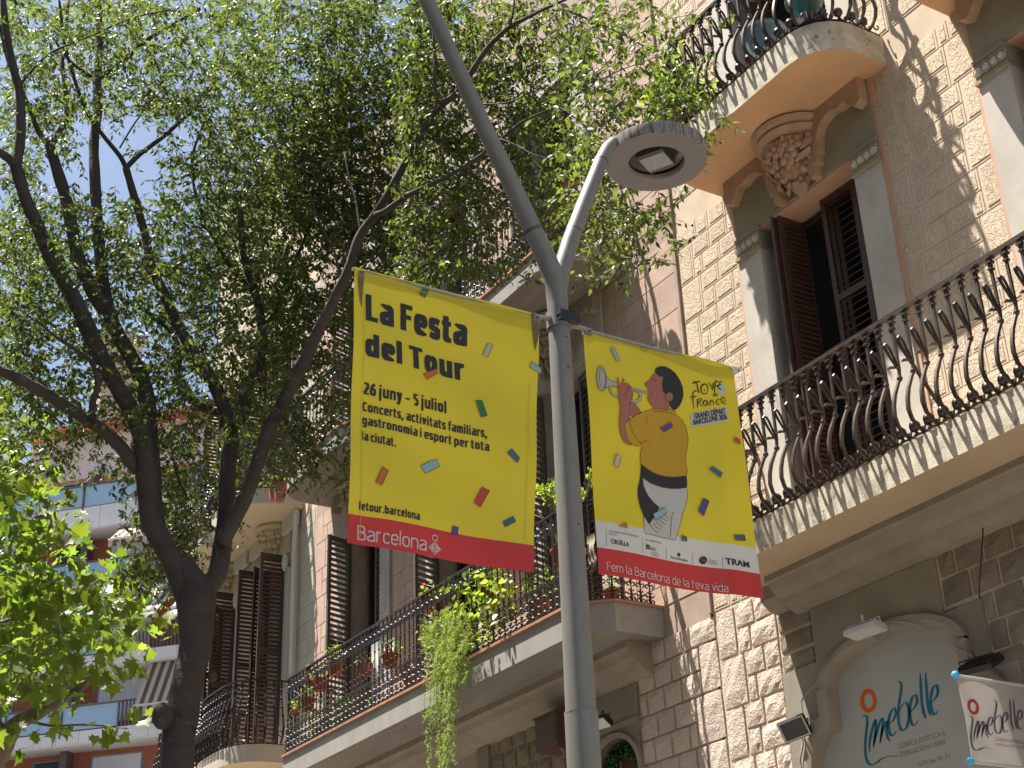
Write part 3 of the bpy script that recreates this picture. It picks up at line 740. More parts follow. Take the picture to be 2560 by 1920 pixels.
# ---- a drawn condensed sans alphabet: every letter is a few pen strokes (centre lines), cap height 1
def se(cx, cy, rx, ry, a0, a1, n=12, p=2.5):
    out = []
    for i in range(n+1):
        a = math.radians(a0+(a1-a0)*i/n); c, s_ = math.cos(a), math.sin(a)
        out.append((cx+rx*math.copysign(abs(c)**(2/p), c), cy+ry*math.copysign(abs(s_)**(2/p), s_)))
    return out
def glyph(ch, wv, wh, W=.50, h=.76):
    T, B_, l, r = h-wh/2, wh/2, wv/2, W-wv/2; m = W/2; ry = (T-B_)/2; cy = h/2; sp = .085
    bowl = lambda a0, a1, n=16, l=l, r=r: se((l+r)/2, cy, (r-l)/2, ry, a0, a1, n)
    G = None
    if ch == 'o': G = (W, [bowl(90, 450, 24)])
    elif ch == 'c': G = (W*.84, [se(m*.95, cy, m*.95-l, ry, 38, 322, 18)])
    elif ch == 'e': G = (W*.96, [[(l+.02, cy), (r-.01, cy), (r, cy+.06)]+se((l+r)/2, cy, (r-l)/2, ry, 12, 318, 22)])
    elif ch == 'n': G = (W, [[(l, 0), (l, h)], se((l+r)/2, T-.24, (r-l)/2, .24, 165, 0, 10)+[(r, .3), (r, 0)]])
    elif ch == 'h': G = (W, [[(l, 0), (l, 1.04)], se((l+r)/2, T-.24, (r-l)/2, .24, 165, 0, 10)+[(r, .3), (r, 0)]])
    elif ch == 'm':
        w2 = W*.86; r1 = l+w2-wv; r2 = r1+w2-wv
        G = (r2+wv/2, [[(l, 0), (l, h)], se((l+r1)/2, T-.22, (r1-l)/2, .22, 165, 0, 9)+[(r1, 0)], se((r1+r2)/2, T-.22, (r2-r1)/2, .22, 165, 0, 9)+[(r2, 0)]])
    elif ch == 'u': G = (W, [[(r, h), (r, 0)], [(l, h), (l, .3)]+se((l+r)/2, B_+.24, (r-l)/2, .24, 180, 345, 10)])
    elif ch == 'r': G = (W*.68, [[(l, 0), (l, h)], se(l+.22, T-.22, .22, .22, 165, 78, 7)])
    elif ch == 'a': G = (W*.96, [[(l+.03, T-.05)]+se(m-.02, T-.20, r-m+.02, .20, 112, 0, 8)+[(r, .3), (r, 0)], [(r, .44), (m, .43)]+se(m-.01, B_+.155, m-.01-l, .155, 100, 270, 10)+[(m+.06, B_+.01), (r, B_+.11)]])
    elif ch == 's': G = (W*.80, [[(W*.74, T-.06)]+se(W*.40, T-.165, W*.40-l+.01, .165, 62, 235, 10)+se(W*.40, B_+.165, W*.40-l+.01, .165, 52, -130, 10)+[(.03, B_+.06)]])
    elif ch == 't': G = (W*.68, [[(l+.04, .97), (l+.04, .26)]+se(l+.20, B_+.16, .16, .16, 180, 285, 7), [(-.01, T), (W*.66, T)]])
    elif ch == 'l': G = (wv+.02, [[(l, 1.04), (l, 0)]])
    elif ch == 'i': G = (wv+.02, [[(l, h), (l, 0)], [(l, 1.05), (l, .88)]])
    elif ch == 'j': G = (wv+.03, [[(l, h), (l, -.10)]+se(l-.13, -.10, .13, .13, 0, -80, 6), [(l, 1.05), (l, .88)]])
    elif ch == 'd': G = (W, [[(r, 1.04), (r, 0)], bowl(28, 332, 20)])
    elif ch == 'b': G = (W, [[(l, 1.04), (l, 0)], bowl(152, -152, 20)])
    elif ch == 'p': G = (W, [[(l, h), (l, -.24)], bowl(152, -152, 20)])
    elif ch == 'g': G = (W, [[(r, h), (r, -.06)]+se(m, -.06, r-m, .15, 0, -150, 9), bowl(28, 332, 20)])
    elif ch == 'v': G = (W*.92, [[(l-.02, h), (W*.46, .04)], [(W*.92-l+.02, h), (W*.46, .04)]])
    elif ch == 'y': G = (W*.92, [[(l-.02, h), (W*.47, .06)], [(W*.92-l+.02, h), (W*.46, .0), (W*.36, -.17), (.04, -.20)]])
    elif ch == 'f': G = (W*.62, [[(l+.06, 0), (l+.06, .80)]+se(l+.24, .80, .18, 1.02-.80-wh*.2, 180, 85, 6), [(-.01, T), (W*.62, T)]])
    elif ch == 'L': G = (W*.86, [[(l, 1), (l, 0)], [(l, wh/2), (W*.86, wh/2)]])
    elif ch == 'F': G = (W*.86, [[(l, 1), (l, 0)], [(l, 1-wh/2), (W*.88, 1-wh/2)], [(l, .53), (W*.80, .53)]])
    elif ch == 'T': G = (W*1.0, [[(m, 1), (m, 0)], [(-.01, 1-wh/2), (W+.01, 1-wh/2)]])
    elif ch == 'C': G = (W*.95, [se(m, .5, m-l, .5-wh/2, 42, 318, 20)])
    elif ch == 'B': G = (W*1.08, [[(l, 1), (l, 0)], [(l, 1-wh/2), (m, 1-wh/2)]+se(m, .77-wh/4, r-m-.01, .23-wh/4, 90, -90, 8)+[(l, .53)], [(m, .53)]+se(m, .265+wh/4, r-m+.05, .265-wh/4, 90, -90, 9)+[(l, wh/2)]])
    elif ch == '2': G = (W*.92, [[(l, .86)]+se(m-.02, .73, m-l, .27-wh/2, 120, -20, 9)+[(l+.02, .12), (l-.03, wh/2)], [(l-.05, wh/2), (W*.90, wh/2)]])
    elif ch == '6': G = (W*.96, [se(m, .32, m-l, .32-wh/2, 90, 450, 20), [(W*.80, .98), (W*.40, .80), (l+.01, .5), (l, .32)]])
    elif ch == '5': G = (W*.90, [[(W*.84, 1-wh/2), (l+.02, 1-wh/2)], [(l+.03, 1), (l+.01, .55)], [(l, .58), (m-.03, .61)]+se(m-.04, .31, m-l+.02, .31-wh/2, 75, -125, 12)])
    elif ch == '.': G = (wv+.04, [[(l+.01, .19), (l+.01, 0)]])
    elif ch == ',': G = (wv+.04, [[(l+.02, .19), (l-.03, -.15)]])
    elif ch == '–': G = (W*.86, [[(.02, .40), (W*.84, .40)]])
    elif ch == ' ': return (.20 if wv > .14 else .34, [])
    else: return (.3, [])
    return (G[0]+sp, G[1])
def pen_text(body, wv, wh, W=.50, h=.76):
    bm = bmesh.new(); x = 0.0; k = 0
    for ch in body:
        adv, strokes = glyph(ch, wv, wh, W, h)
        for st in strokes:
            P = [Vector((a, c)) for a, c in st]; n = len(P); A_, B_ = [], []; k += 1; z = (k % 4)*.006
            for i in range(n):
                t = P[min(i+1, n-1)]-P[max(i-1, 0)]; t = t.normalized() if t.length > 1e-9 else Vector((1, 0)); nr = Vector((-t.y, t.x))
                ww = (wv*abs(t.y)+wh*abs(t.x))/2/max(.75, 1)
                A_.append(bm.verts.new((x+P[i].x+nr.x*ww, P[i].y+nr.y*ww, z))); B_.append(bm.verts.new((x+P[i].x-nr.x*ww, P[i].y-nr.y*ww, z)))
            for i in range(n-1):
                if (P[i+1]-P[i]).length > 1e-6: bm.faces.new((A_[i], B_[i], B_[i+1], A_[i+1]))
        x += adv
    return bm
class Banner:
    def __init__(s, name, label, corners, rows, wav, loc):
        s.root = thing(name, label, 'banner', loc, 'yellow banners hung from the street lamp'); s.wav = wav
        (TL, TR, BR_, BL) = corners; nx = 40; ny = 56
        ts = sorted(set([i/ny for i in range(ny+1)]+[r[0] for r in rows]))
        b = MB(); V = []
        for t in ts:
            for i in range(nx+1):
                q = i/nx; y = (TL[0]*(1-q)+TR[0]*q)*(1-t)+(BL[0]*(1-q)+BR_[0]*q)*t; z = (TL[1]*(1-q)+TR[1]*q)*(1-t)+(BL[1]*(1-q)+BR_[1]*q)*t
                V.append((PX+wav(y, z), y, z))
        s.k = 0
        parts = {}
        for j in range(len(ts)-1):
            tm = (ts[j]+ts[j+1])/2; mi = 0
            for k, r in enumerate(rows):
                if tm > r[0]: mi = k+1
            for i in range(nx): parts.setdefault(mi, []).append((j*(nx+1)+i, (j+1)*(nx+1)+i, (j+1)*(nx+1)+i+1, j*(nx+1)+i+1))
        names = ['fabric']+[r[2] for r in rows]; ms = [M_yel]+[r[1] for r in rows]
        for mi, fs in parts.items():
            used = sorted({i for f in fs for i in f}); mp = {u: k for k, u in enumerate(used)}
            bb = MB(); bb.add([V[u] for u in used], [tuple(mp[i] for i in f) for f in fs]); o = bb.build(names[mi], ms[mi], s.root, smooth=True)
            if mi == 0: s.fab = o
        s.corners = corners
    def surf(s, y, z, l): return (PX+s.wav(y, z)+.0012*l+.0012, y, z)
    def put(s, name, m, bm, layer, parent=None):
        # cut the flat print into small cells so that it follows the cloth
        ys = [v.co.x for v in bm.verts]; zs = [v.co.y for v in bm.verts]
        if not ys: return
        for ax, lo, hi in ((0, min(ys), max(ys)), (1, min(zs), max(zs))):
            k = math.floor(lo/.05)+1
            while k*.05 < hi:
                co = (k*.05, 0, 0) if ax == 0 else (0, k*.05, 0); no = (1,0,0) if ax == 0 else (0,1,0)
                bmesh.ops.bisect_plane(bm, geom=bm.verts[:]+bm.edges[:]+bm.faces[:], plane_co=co, plane_no=no, dist=1e-6); k += 1
        for v in bm.verts: v.co = Vector(s.surf(v.co.x, v.co.y, layer+v.co.z*800))
        me = bpy.data.meshes.new(name); bm.normal_update()
        for f in bm.faces:
            if f.normal.x < 0: f.normal_flip()
        bm.to_mesh(me); bm.free(); me.materials.append(m)
        return link(name, me, (0,0,0), parent or s.root)
    def poly(s, pts, m, name, layer=1, px=True, parent=None):
        P = [yz(p) for p in pts] if px else pts
        bm = bmesh.new(); vs = [bm.verts.new((a, c, 0)) for a, c in P]; es = [bm.edges.new((vs[i], vs[(i+1) % len(vs)])) for i in range(len(vs))]
        bmesh.ops.triangle_fill(bm, use_beauty=True, edges=es)
        return s.put(name, m, bm, layer, parent)
    def strokes(s, lines, w, m, name, layer=2, parent=None, px=True, taper=False):
        bm = bmesh.new()
        for li, ln in enumerate(lines):
            P = [Vector(yz(p)) if px else Vector(p) for p in ln]; n = len(P); L = []; R_ = []
            for i in range(n):
                t = (P[min(i+1,n-1)]-P[max(i-1,0)]).normalized(); nr = Vector((-t.y, t.x)); ww = w/2*((.35+.65*math.sin(PI*(i+.6)/(n+.2))) if taper else 1)
                L.append(bm.verts.new((*(P[i]+nr*ww), .0))); R_.append(bm.verts.new((*(P[i]-nr*ww), 0)))
            for i in range(n-1):
                try: bm.faces.new((L[i], R_[i], R_[i+1], L[i+1]))
                except Exception: pass
        return s.put(name, m, bm, layer, parent)
    def text(s, body, p0, p1, ptop, m, name='lettering', bold=0, layer=2, tilt=False, shear=0, parent=None, pen=None):
        a = yz(p0); c = yz(p1); t = yz(ptop)
        bm = pen_text(body, *pen) if pen else text_bm(body, min(bold, .022), shear)
        if bold > .022 and not pen:
            sh = bold-.022; fc = bm.faces[:]
            for d_ in (-sh, sh):
                g = bmesh.ops.duplicate(bm, geom=fc)['geom']
                for v in g:
                    if isinstance(v, bmesh.types.BMVert): v.co.x += d_; v.co.z += d_*.5
        xs = [v.co.x for v in bm.verts]; x0, x1 = min(xs), max(xs)
        hc = (t[1]-a[1])/(1.0 if pen else CAPH); zb = (a[1]+c[1])/2
        if not tilt: hc = hc
        for v in bm.verts:
            q = (v.co.x-x0)/(x1-x0); base = (a[1]+(c[1]-a[1])*q) if tilt else zb
            v.co = Vector((a[0]+(c[0]-a[0])*q, base+v.co.y*hc, v.co.z*(.05 if pen else .02)))
        return s.put(name, m, bm, layer, parent)
def text_bm(body, bold=0, shear=0, res=3):
    cu = bpy.data.curves.new('lettering', 'FONT'); cu.body = body; cu.size = 1; cu.offset = bold; cu.shear = shear; cu.resolution_u = res
    cu.space_character = 1.0+bold*1.2
    o = bpy.data.objects.new('lettering', cu); COL.objects.link(o)
    dg = bpy.context.evaluated_depsgraph_get(); me = bpy.data.meshes.new_from_object(o.evaluated_get(dg))
    bm = bmesh.new(); bm.from_mesh(me)
    bpy.data.objects.remove(o); bpy.data.curves.remove(cu); bpy.data.meshes.remove(me)
    bmesh.ops.remove_doubles(bm, verts=bm.verts[:], dist=1e-5)
    return bm
_t = text_bm('H'); CAPH = max(v.co.y for v in _t.verts); _t.free()

B1 = Banner('banner', 'yellow fabric banner reading La Festa del Tour, left of the lamp pole', ((2.845,5.645),(3.985,5.655),(3.865,4.11),(2.83,4.11)),
            [(.903, M_red, 'red_band')], wav1, (PX, 3.4, 4.1))
for body, p0, p1, pt, bd in (('La Festa', C1(160,428), C1(822,570), C1(160,256), .075), ('del Tour', C1(152,655), C1(806,795), C1(152,510), .075),
      ('26 juny – 5 juliol', C1(143,892), C1(686,1010), C1(143,817), .060), ('Concerts, activitats familiars,', C1(140,1003), C1(943,1168), C1(140,944), .050),
      ('gastronomia i esport per tota', C1(137,1093), C1(958,1250), C1(137,1036), .050), ('la ciutat.', C1(134,1180), C1(354,1240), C1(134,1122), .050)):
    B1.text(body, p0, p1, pt, M_black, pen=(.225, .175, .54, .78) if bd > .06 else ((.20, .155, .52, .78) if bd > .055 else (.19, .15, .52, .78)))
B1.text('letour.barcelona', C7(770,1157), C7(1368,1287), C7(770,1078), M_black, pen=(.19, .15, .52, .78))
B1.text('Barcelona', C7(757,1450), C7(1440,1588), C7(757,1305), M_pale, pen=(.10, .09, .58, .74))
cf = [([(508,250),(540,200),(575,208),(545,270)], M_grn), ([(945,565),(978,572),(948,652),(915,640)], M_grey), ([(533,760),(625,722),(634,750),(558,795)], M_or),
      ([(1222,688),(1279,730),(1280,768),(1205,720)], M_lblue), ([(873,928),(912,928),(943,1030),(905,1040)], M_grn), ([(1093,1248),(1143,1310),(1127,1340),(1063,1270)], M_blue),
      ([(520,1350),(575,1318),(630,1303),(646,1350),(600,1372),(548,1398)], M_lblue), ([(262,1363),(299,1390),(255,1486),(215,1465)], M_or), ([(918,1482),(966,1505),(908,1612),(868,1580)], M_dred)]
for p, m_ in cf:
    B1.poly([C1(*q) for q in p], m_, 'confetti_print', 3)
    B1.strokes([[C1(*q) for q in p+[p[0]]]], .0035, M_line, 'print_outline', 4)
for p, m_ in (([(725,85),(768,95),(760,148),(716,143)], M_pur), ([(1043,60),(1110,28),(1128,65),(1060,100)], M_slate)):
    B1.poly([C3(*q) for q in p], m_, 'confetti_print', 3)
# crest: lozenge, cross and bars, crown
cc = (1525, 1545)
lz = [C7(cc[0],cc[1]-62), C7(cc[0]+62,cc[1]+12), C7(cc[0],cc[1]+62), C7(cc[0]-62,cc[1]-12)]
B1.strokes([lz+[lz[0]], [C7(cc[0]-33,cc[1]-40), C7(cc[0]+33,cc[1]+40)], [C7(cc[0]+32,cc[1]-24), C7(cc[0]-32,cc[1]+24)],
            [C7(1525,1495), C7(1527,1528)], [C7(1505,1508), C7(1548,1517)], [C7(1525,1560), C7(1527,1592)], [C7(1505,1574), C7(1546,1582)]]
           +[[C7(1478+k*9,1535-k*9), C7(1480+k*9,1548+k*9)] for k in range(4)]+[[C7(1546+k*9,1512+k*9+3), C7(1548+k*9,1578-k*9+8)] for k in range(4)], .0042, M_pale, 'crest_print', 2)
B1.strokes([[C7(1500,1462), C7(1552,1472)], [C7(1498,1425), C7(1503,1458)], [C7(1552,1434), C7(1548,1466)], [C7(1498,1427), C7(1512,1418), C7(1525,1424), C7(1538,1422), C7(1552,1434)], [C7(1525,1405), C7(1525,1424)]], .0045, M_pale, 'crest_print', 2)
# dark openings of the sleeves at both top corners
for P in ([(118,100),(152,105),(146,180),(134,342),(122,290),(112,200)], [(1226,362),(1258,368),(1270,470),(1262,540),(1242,622),(1232,560),(1228,470)]):
    B1.poly([C1(*q) for q in P], M_stem, 'sleeve_opening', 4)
B1.strokes([[(2.905, 5.63), (2.897, 5.0), (2.893, 4.14)]], .003, M_gold, 'seam', 5, px=False)
B1.strokes([[(2.86, 5.60), (3.97, 5.605)]], .003, M_gold, 'seam', 5, px=False)
B1.strokes([[(3.90, 5.2), (3.855, 4.7), (3.825, 4.27)]], .003, M_gold, 'seam', 5, px=False)

B2 = Banner('banner', 'yellow fabric banner with a trumpet player and sponsor marks, right of the lamp pole', ((4.285,5.645),(5.375,5.65),(5.385,4.185),(4.272,4.165)),
            [(.795, M_white, 'white_band'), (.899, M_red, 'red_band')], wav2, (PX, 4.8, 4.17))
def E5(cx, cy, rx, ry, n=20, rot=0): return [C5(cx+rx*math.cos(2*PI*k/n)*math.cos(rot)-ry*math.sin(2*PI*k/n)*math.sin(rot), cy+rx*math.cos(2*PI*k/n)*math.sin(rot)+ry*math.sin(2*PI*k/n)*math.cos(rot)) for k in range(n)]
def P5(L): return [C5(*q) for q in L]
def fig(L, m_, name, layer, w=.0035, px5=True):
    P = P5(L) if px5 else L
    B2.poly(P, m_, name, layer); B2.strokes([P+[P[0]]], w, M_line, 'print_outline', layer+.5)
trouser = [(385,812),(430,842),(500,866),(600,879),(655,872),(659,920),(652,965),(640,1000),(625,1050),(618,1090),(600,1150),(585,1194),(500,1178),(390,1156),(386,1100),(384,1040),(378,900)]
fig(trouser, M_white, 'trousers_print', 1)
sash = [(375,728),(410,756),(450,780),(520,803),(600,809),(652,803),(656,850),(652,876),(600,882),(550,880),(500,871),(430,846),(385,812),(390,860),(402,895),(418,925),(450,965),(485,995),(470,1030),(445,1065),(418,1103),(385,1050),(366,1005),(355,960),(350,915),(352,880),(360,850),(370,800)]
B2.poly(P5(sash), M_black, 'sash_print', 3)
arm2 = [(296,352),(318,345),(335,365),(375,415),(345,432),(318,450),(300,425),(294,390)]
fig(arm2, M_skin, 'arm_print', 2)
shirt = [(445,396),(470,391),(540,397),(582,410),(590,432),(625,462),(650,510),(662,570),(660,610),(655,640),(646,690),(648,720),(656,770),(652,800),(600,808),(560,808),(520,803),(480,792),(450,780),(410,756),(375,728),(370,690),(374,655),(380,625),(384,600),(365,618),(345,622),(315,612),(290,588),(275,545),(267,505),(270,488),(300,462),(340,435),(390,413)]
fig(shirt, M_shirt, 'shirt_print', 3)
farm = [(228,330),(236,370),(240,400),(233,450),(231,500),(238,545),(250,580),(272,606),(300,618),(312,617),(298,600),(280,570),(270,530),(268,492),(285,470),(297,462),(296,420),(298,380),(300,360),(312,335),(319,305),(312,285),(302,262),(290,246),(274,243),(250,244),(236,248),(226,262)]
fig(farm, M_skin, 'arm_print', 6)
for a, c in (((222,212),(230,262)), ((258,215),(254,262)), ((282,252),(262,300))):
    pass
B2.strokes([P5([(223,208),(226,228),(232,262)])], .0125, M_skin, 'finger_print', 7); B2.strokes([P5([(260,212),(258,232),(254,262)])], .0125, M_skin, 'finger_print', 7)
face = [(460,178),(480,198),(508,205),(500,235),(501,270),(508,298),(527,308),(542,345),(545,372),(542,402),(495,399),(452,390),(430,368),(413,340),(412,322),(419,308),(410,298),(417,288),(411,280),(415,270),(404,262),(394,252),(397,238),(410,230),(424,222),(438,196)]
fig(face, M_skin, 'face_print', 4)
hair = [(455,170),(457,155),(468,144),(490,137),(520,141),(548,156),(580,185),(605,225),(621,265),(628,310),(622,345),(606,380),(590,397),(573,405),(558,394),(547,372),(542,345),(527,308),(508,298),(501,270),(497,240),(503,214),(508,205),(480,198),(463,186)]
B2.poly(P5(hair), M_black, 'hair_print', 5)
B2.poly(E5(542,325,22,27), M_skin, 'ear_print', 6); B2.strokes([E5(542,325,22,27)], .003, M_line, 'print_outline', 7)
B2.strokes([P5([(440,212),(452,222),(464,236)]), P5([(446,212),(456,222),(466,233)]), P5([(432,292),(440,310),(430,326)]), P5([(533,330),(542,318),(552,318)])], .003, M_line, 'print_outline', 6)
# trumpet
cone = [(122,140),(148,190),(165,215),(190,230),(222,240),(222,262),(190,262),(160,266),(140,282),(128,292)]
fig(cone, M_silver, 'trumpet_print', 4)
fig(None, M_silver, 'trumpet_print', 4) if False else None
B2.poly(E5(123,216,29,78,28,-.03), M_silver, 'trumpet_print', 5); B2.strokes([E5(123,216,29,78,28,-.03)+[E5(123,216,29,78,28,-.03)[0]]], .0035, M_line, 'print_outline', 5.5)
B2.strokes([E5(128,216,19,62,28,-.03)+[E5(128,216,19,62,28,-.03)[0]]], .003, M_line, 'print_outline', 6)
def pipe(L, w, layer):
    B2.strokes([P5(L)], w+.006, M_line, 'print_outline', layer); B2.strokes([P5(L)], w, M_silver, 'trumpet_print', layer+.5)
pipe([(175,255),(177,285),(184,305),(200,320),(228,326)], .012, 4)
pipe([(292,346),(325,352),(350,350),(364,338),(368,318),(362,298),(348,288),(320,281),(290,276)], .014, 4)
pipe([(290,268),(330,278),(370,288),(412,302)], .009, 5)
B2.strokes([P5([(300,262),(275,300),(268,330)]), P5([(405,440),(407,465),(412,487)]), P5([(432,583),(400,592),(372,606)]), P5([(300,462),(302,500),(318,540),(345,580),(372,606)])], .003, M_line, 'print_outline', 8)
B2.strokes([P5([(445,396),(450,410),(520,412),(580,430)])], .003, M_line, 'print_outline', 5)
B2.strokes([P5([(584,1024),(566,1028),(558,1100),(552,1184)])]+[P5([(424+i*18, 1103-i*12), (444+i*19, 1130-i*14), (476+i*15, 1155-i*19)]) for i in range(6)], .003, M_line, 'print_outline', 3)
for p, m_ in (([(183,27),(204,20),(242,104),(220,110)], M_lblue), ([(216,673),(247,688),(223,763),(197,742)], M_grey), ([(493,512),(555,476),(568,503),(515,536)], M_pur),
              ([(795,752),(852,798),(838,825),(778,768)], M_blue), ([(745,943),(778,962),(748,1054),(716,1020)], M_pur), ([(440,1040),(518,997),(528,1033),(455,1078)], M_lblue),
              ([(266,1095),(278,1132),(220,1117)], M_or), ([(620,1166),(652,1176),(653,1204),(620,1198)], M_grn), ([(924,1173),(990,1171),(998,1208),(930,1206)], M_slate), ([(932,573),(962,590),(966,622),(926,600)], M_dred)):
    fig(p, m_, 'confetti_print', 8, .003)
B2.strokes([P5([(385,0),(373,38),(400,50),(418,10)])], .003, M_line, 'print_outline', 2)
# race emblem
B2.poly(E5(860,280,28,33), M_white, 'emblem_print', 1)
B2.strokes([P5([(680,246),(700,237),(726,233)]), P5([(704,238),(711,268),(722,305)]), P5([(688,232),(700,240)]),
            E5(752,279,21,30,18)[2:]+E5(752,279,21,30,18)[:3], P5([(776,240),(790,262),(799,288),(803,256),(806,238)]), P5([(812,300),(813,262),(820,226)]), P5([(816,230),(842,240),(850,250),(838,258),(818,262)]), P5([(826,262),(840,274),(856,284)]), P5([(848,233),(860,236)])], .0095, M_black, 'emblem_print', 3, taper=True)
B2.strokes([P5([(748,284),(752,288),(756,285)])], .008, M_black, 'emblem_print', 3)
B2.strokes([P5([(712,292),(698,288),(684,302),(686,345),(694,396)]), P5([(668,327),(690,324),(706,322)]), P5([(714,392),(714,360),(710,338)]), P5([(712,348),(724,336),(738,338),(730,352),(718,358),(732,372),(744,384)]),
            E5(758,364,11,15,12)+[E5(758,364,11,15,12)[0]], P5([(770,348),(772,368),(780,380)]), P5([(788,378),(787,350)]), P5([(787,358),(798,348),(806,356),(808,376)]), P5([(842,344),(828,346),(822,360),(830,374),(846,370)]), P5([(854,358),(882,350),(876,330),(862,330),(852,344),(856,362),(870,370),(888,362)])], .0085, M_black, 'emblem_print', 3, taper=True)
B2.text('de', C5(803,326), C5(832,322), C5(803,304), M_black, bold=.02, layer=3, tilt=True)
B2.poly(P5([(674,428),(678,424),(888,388),(894,392),(900,472),(896,477),(686,507),(681,503)]), M_white, 'emblem_panel', 2)
B2.text('GRAND DÉPART', C5(696,457), C5(882,428), C5(694,426), M_black, bold=.03, layer=4, tilt=True)
B2.text('BARCELONE 2026', C5(693,494), C5(890,462), C5(692,464), M_black, bold=.03, layer=4, tilt=True)
# sponsors
B2.text('CRUÏLLA', CB(864,162), CB(986,187), CB(864,134), M_black, bold=.03)
B2.text('COL·LABORADOR PROGRAMACIÓ', CB(850,82), CB(1052,126), CB(850,70), M_black, bold=.0)
B2.text('MUSICAL', CB(850,104), CB(905,116), CB(850,92), M_black)
B2.text('COL·LABORADORS', CB(1100,140), CB(1216,160), CB(1100,128), M_black)
B2.strokes([[CB(832,66), CB(833,180)], [CB(1079,124), CB(1082,232)], [CB(1249,186), CB(1252,262)], [CB(1431,220), CB(1434,292)], [CB(1619,248), CB(1622,320)]], .0022, M_slate, 'divider_print', 2)
B2.poly([CB(1105,166), CB(1132,171), CB(1132,200), CB(1105,196)], M_black, 'sponsor_print', 2)
B2.strokes([[CB(1110,184), CB(1128,188)]], .004, M_white, 'sponsor_print', 3)
B2.text('FGC', CB(1136,202), CB(1178,210), CB(1136,184), M_black, bold=.02)
B2.text('Ferrocarrils', CB(1140,218), CB(1190,228), CB(1140,209), M_black); B2.text('de la Generalitat', CB(1142,228), CB(1204,240), CB(1142,220), M_black); B2.text('de Catalunya', CB(1144,238), CB(1192,248), CB(1144,230), M_black)
B2.poly([CB(1338,213), CB(1352,230), CB(1338,244), CB(1325,226)], M_black, 'sponsor_print', 2)
B2.text('Port de Barcelona', CB(1284,254), CB(1400,274), CB(1284,238), M_black, bold=.02)
B2.poly([CB(1500+26*math.cos(t), 266+26*math.sin(t)) for t in [2*PI*k/20 for k in range(20)]], M_black, 'sponsor_print', 2)
B2.text('TMB', CB(1483,272), CB(1519,276), CB(1483,258), M_dred, bold=.03, layer=3)
B2.text('Transports', CB(1534,268), CB(1578,274), CB(1534,259), M_black); B2.text('Metropolitans', CB(1534,280), CB(1592,288), CB(1534,271), M_black); B2.text('de Barcelona', CB(1534,291), CB(1592,299), CB(1534,283), M_black)
B2.text('TRAM', CB(1638,306), CB(1792,316), CB(1638,268), M_black, bold=.04)
B2.text('Fem la Barcelona de la teva vida', CB(836,356), CB(1655,478), CB(836,298), M_pale, pen=(.085, .075, .56, .74))
b = MB(); b.box(PX-.01, PX+.012, 5.36, 5.40, 5.615, 5.65); b.build('end_clip', M_lampw, B2.root)
# ============================================================ MIDDLE BUILDING
BM = thing('apartment_building', 'pinkish grey stone apartment building with a long plant-filled balcony, in the middle of the row', 'building', (-15.6, 9.2, 0))
MB_BAYS = [-18.62, -15.89, -13.16]
holes = []
for xc in MB_BAYS: holes += [(xc-.57, xc+.57, 6.27, 9.62), (xc-.57, xc+.57, 10.66, 13.9)]
holes += [(-13.02, -12.18, 0, 5.16)]
wall_grid(BM, 'wall', M_jointM, -20.40, -10.876, 0, 16.8, holes)
rects = []; mS = (M_pinkM,)
segs = [(-20.36, MB_BAYS[0]-.89, 0), (MB_BAYS[0]+.89, MB_BAYS[1]-.89, 0), (MB_BAYS[1]+.89, MB_BAYS[2]-.89, 0), (MB_BAYS[2]+.89, -10.90, 1)]
for (xa, xb, q_) in segs:
    for (za, zb) in ((6.29, 10.37), (10.66, 14.6)):
        for q in ashlar(xa, xb, za, zb, .2275, .31, (.24, .34), (.45, .62) if q_ else (.22, .32), 0): rects.append((*q, mS, 'smooth'))
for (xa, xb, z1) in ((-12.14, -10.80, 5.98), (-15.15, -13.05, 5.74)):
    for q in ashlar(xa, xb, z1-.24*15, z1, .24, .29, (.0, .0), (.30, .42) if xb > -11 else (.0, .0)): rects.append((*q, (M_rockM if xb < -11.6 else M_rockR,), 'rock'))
lay_blocks(BM, BM, rects)
for i, xc in enumerate(MB_BAYS):
    for (za, zh, zt) in ((6.27, 9.62, 10.38), (10.66, 13.9, 14.6)):
        bay(BM, xc, .57, .88, za, zh, zt, M_plasterM, M_plasterM, M_plasterM)
        shutter(BM, xc-.55, 9.03, za+.04, .46, zh-za-.08, math.radians(-72), M_shutG, slat_step=.08)
        shutter(BM, xc+.14, 9.12, za+.04, .42, zh-za-.08, math.radians(-12), M_shutG if za < 8 else M_shut, slat_step=.08)
PM = rail_path('chamfer', -19.55, -11.62, 8.08, rc=.42)
bal = slab(BM, PM, 5.97, 6.27, M_concrete, M_soffM, tile=M_tile); bal['label'] = 'long grey concrete balcony with terracotta edge and dense black cast-iron railing'
railing(bal, PM, 6.29, ME_cast, M_iron, .118, inset=.03, rows=((1.085,.022,.012),(.02,.012,.006),(.89,.008,.005),(.35,.008,.005)))
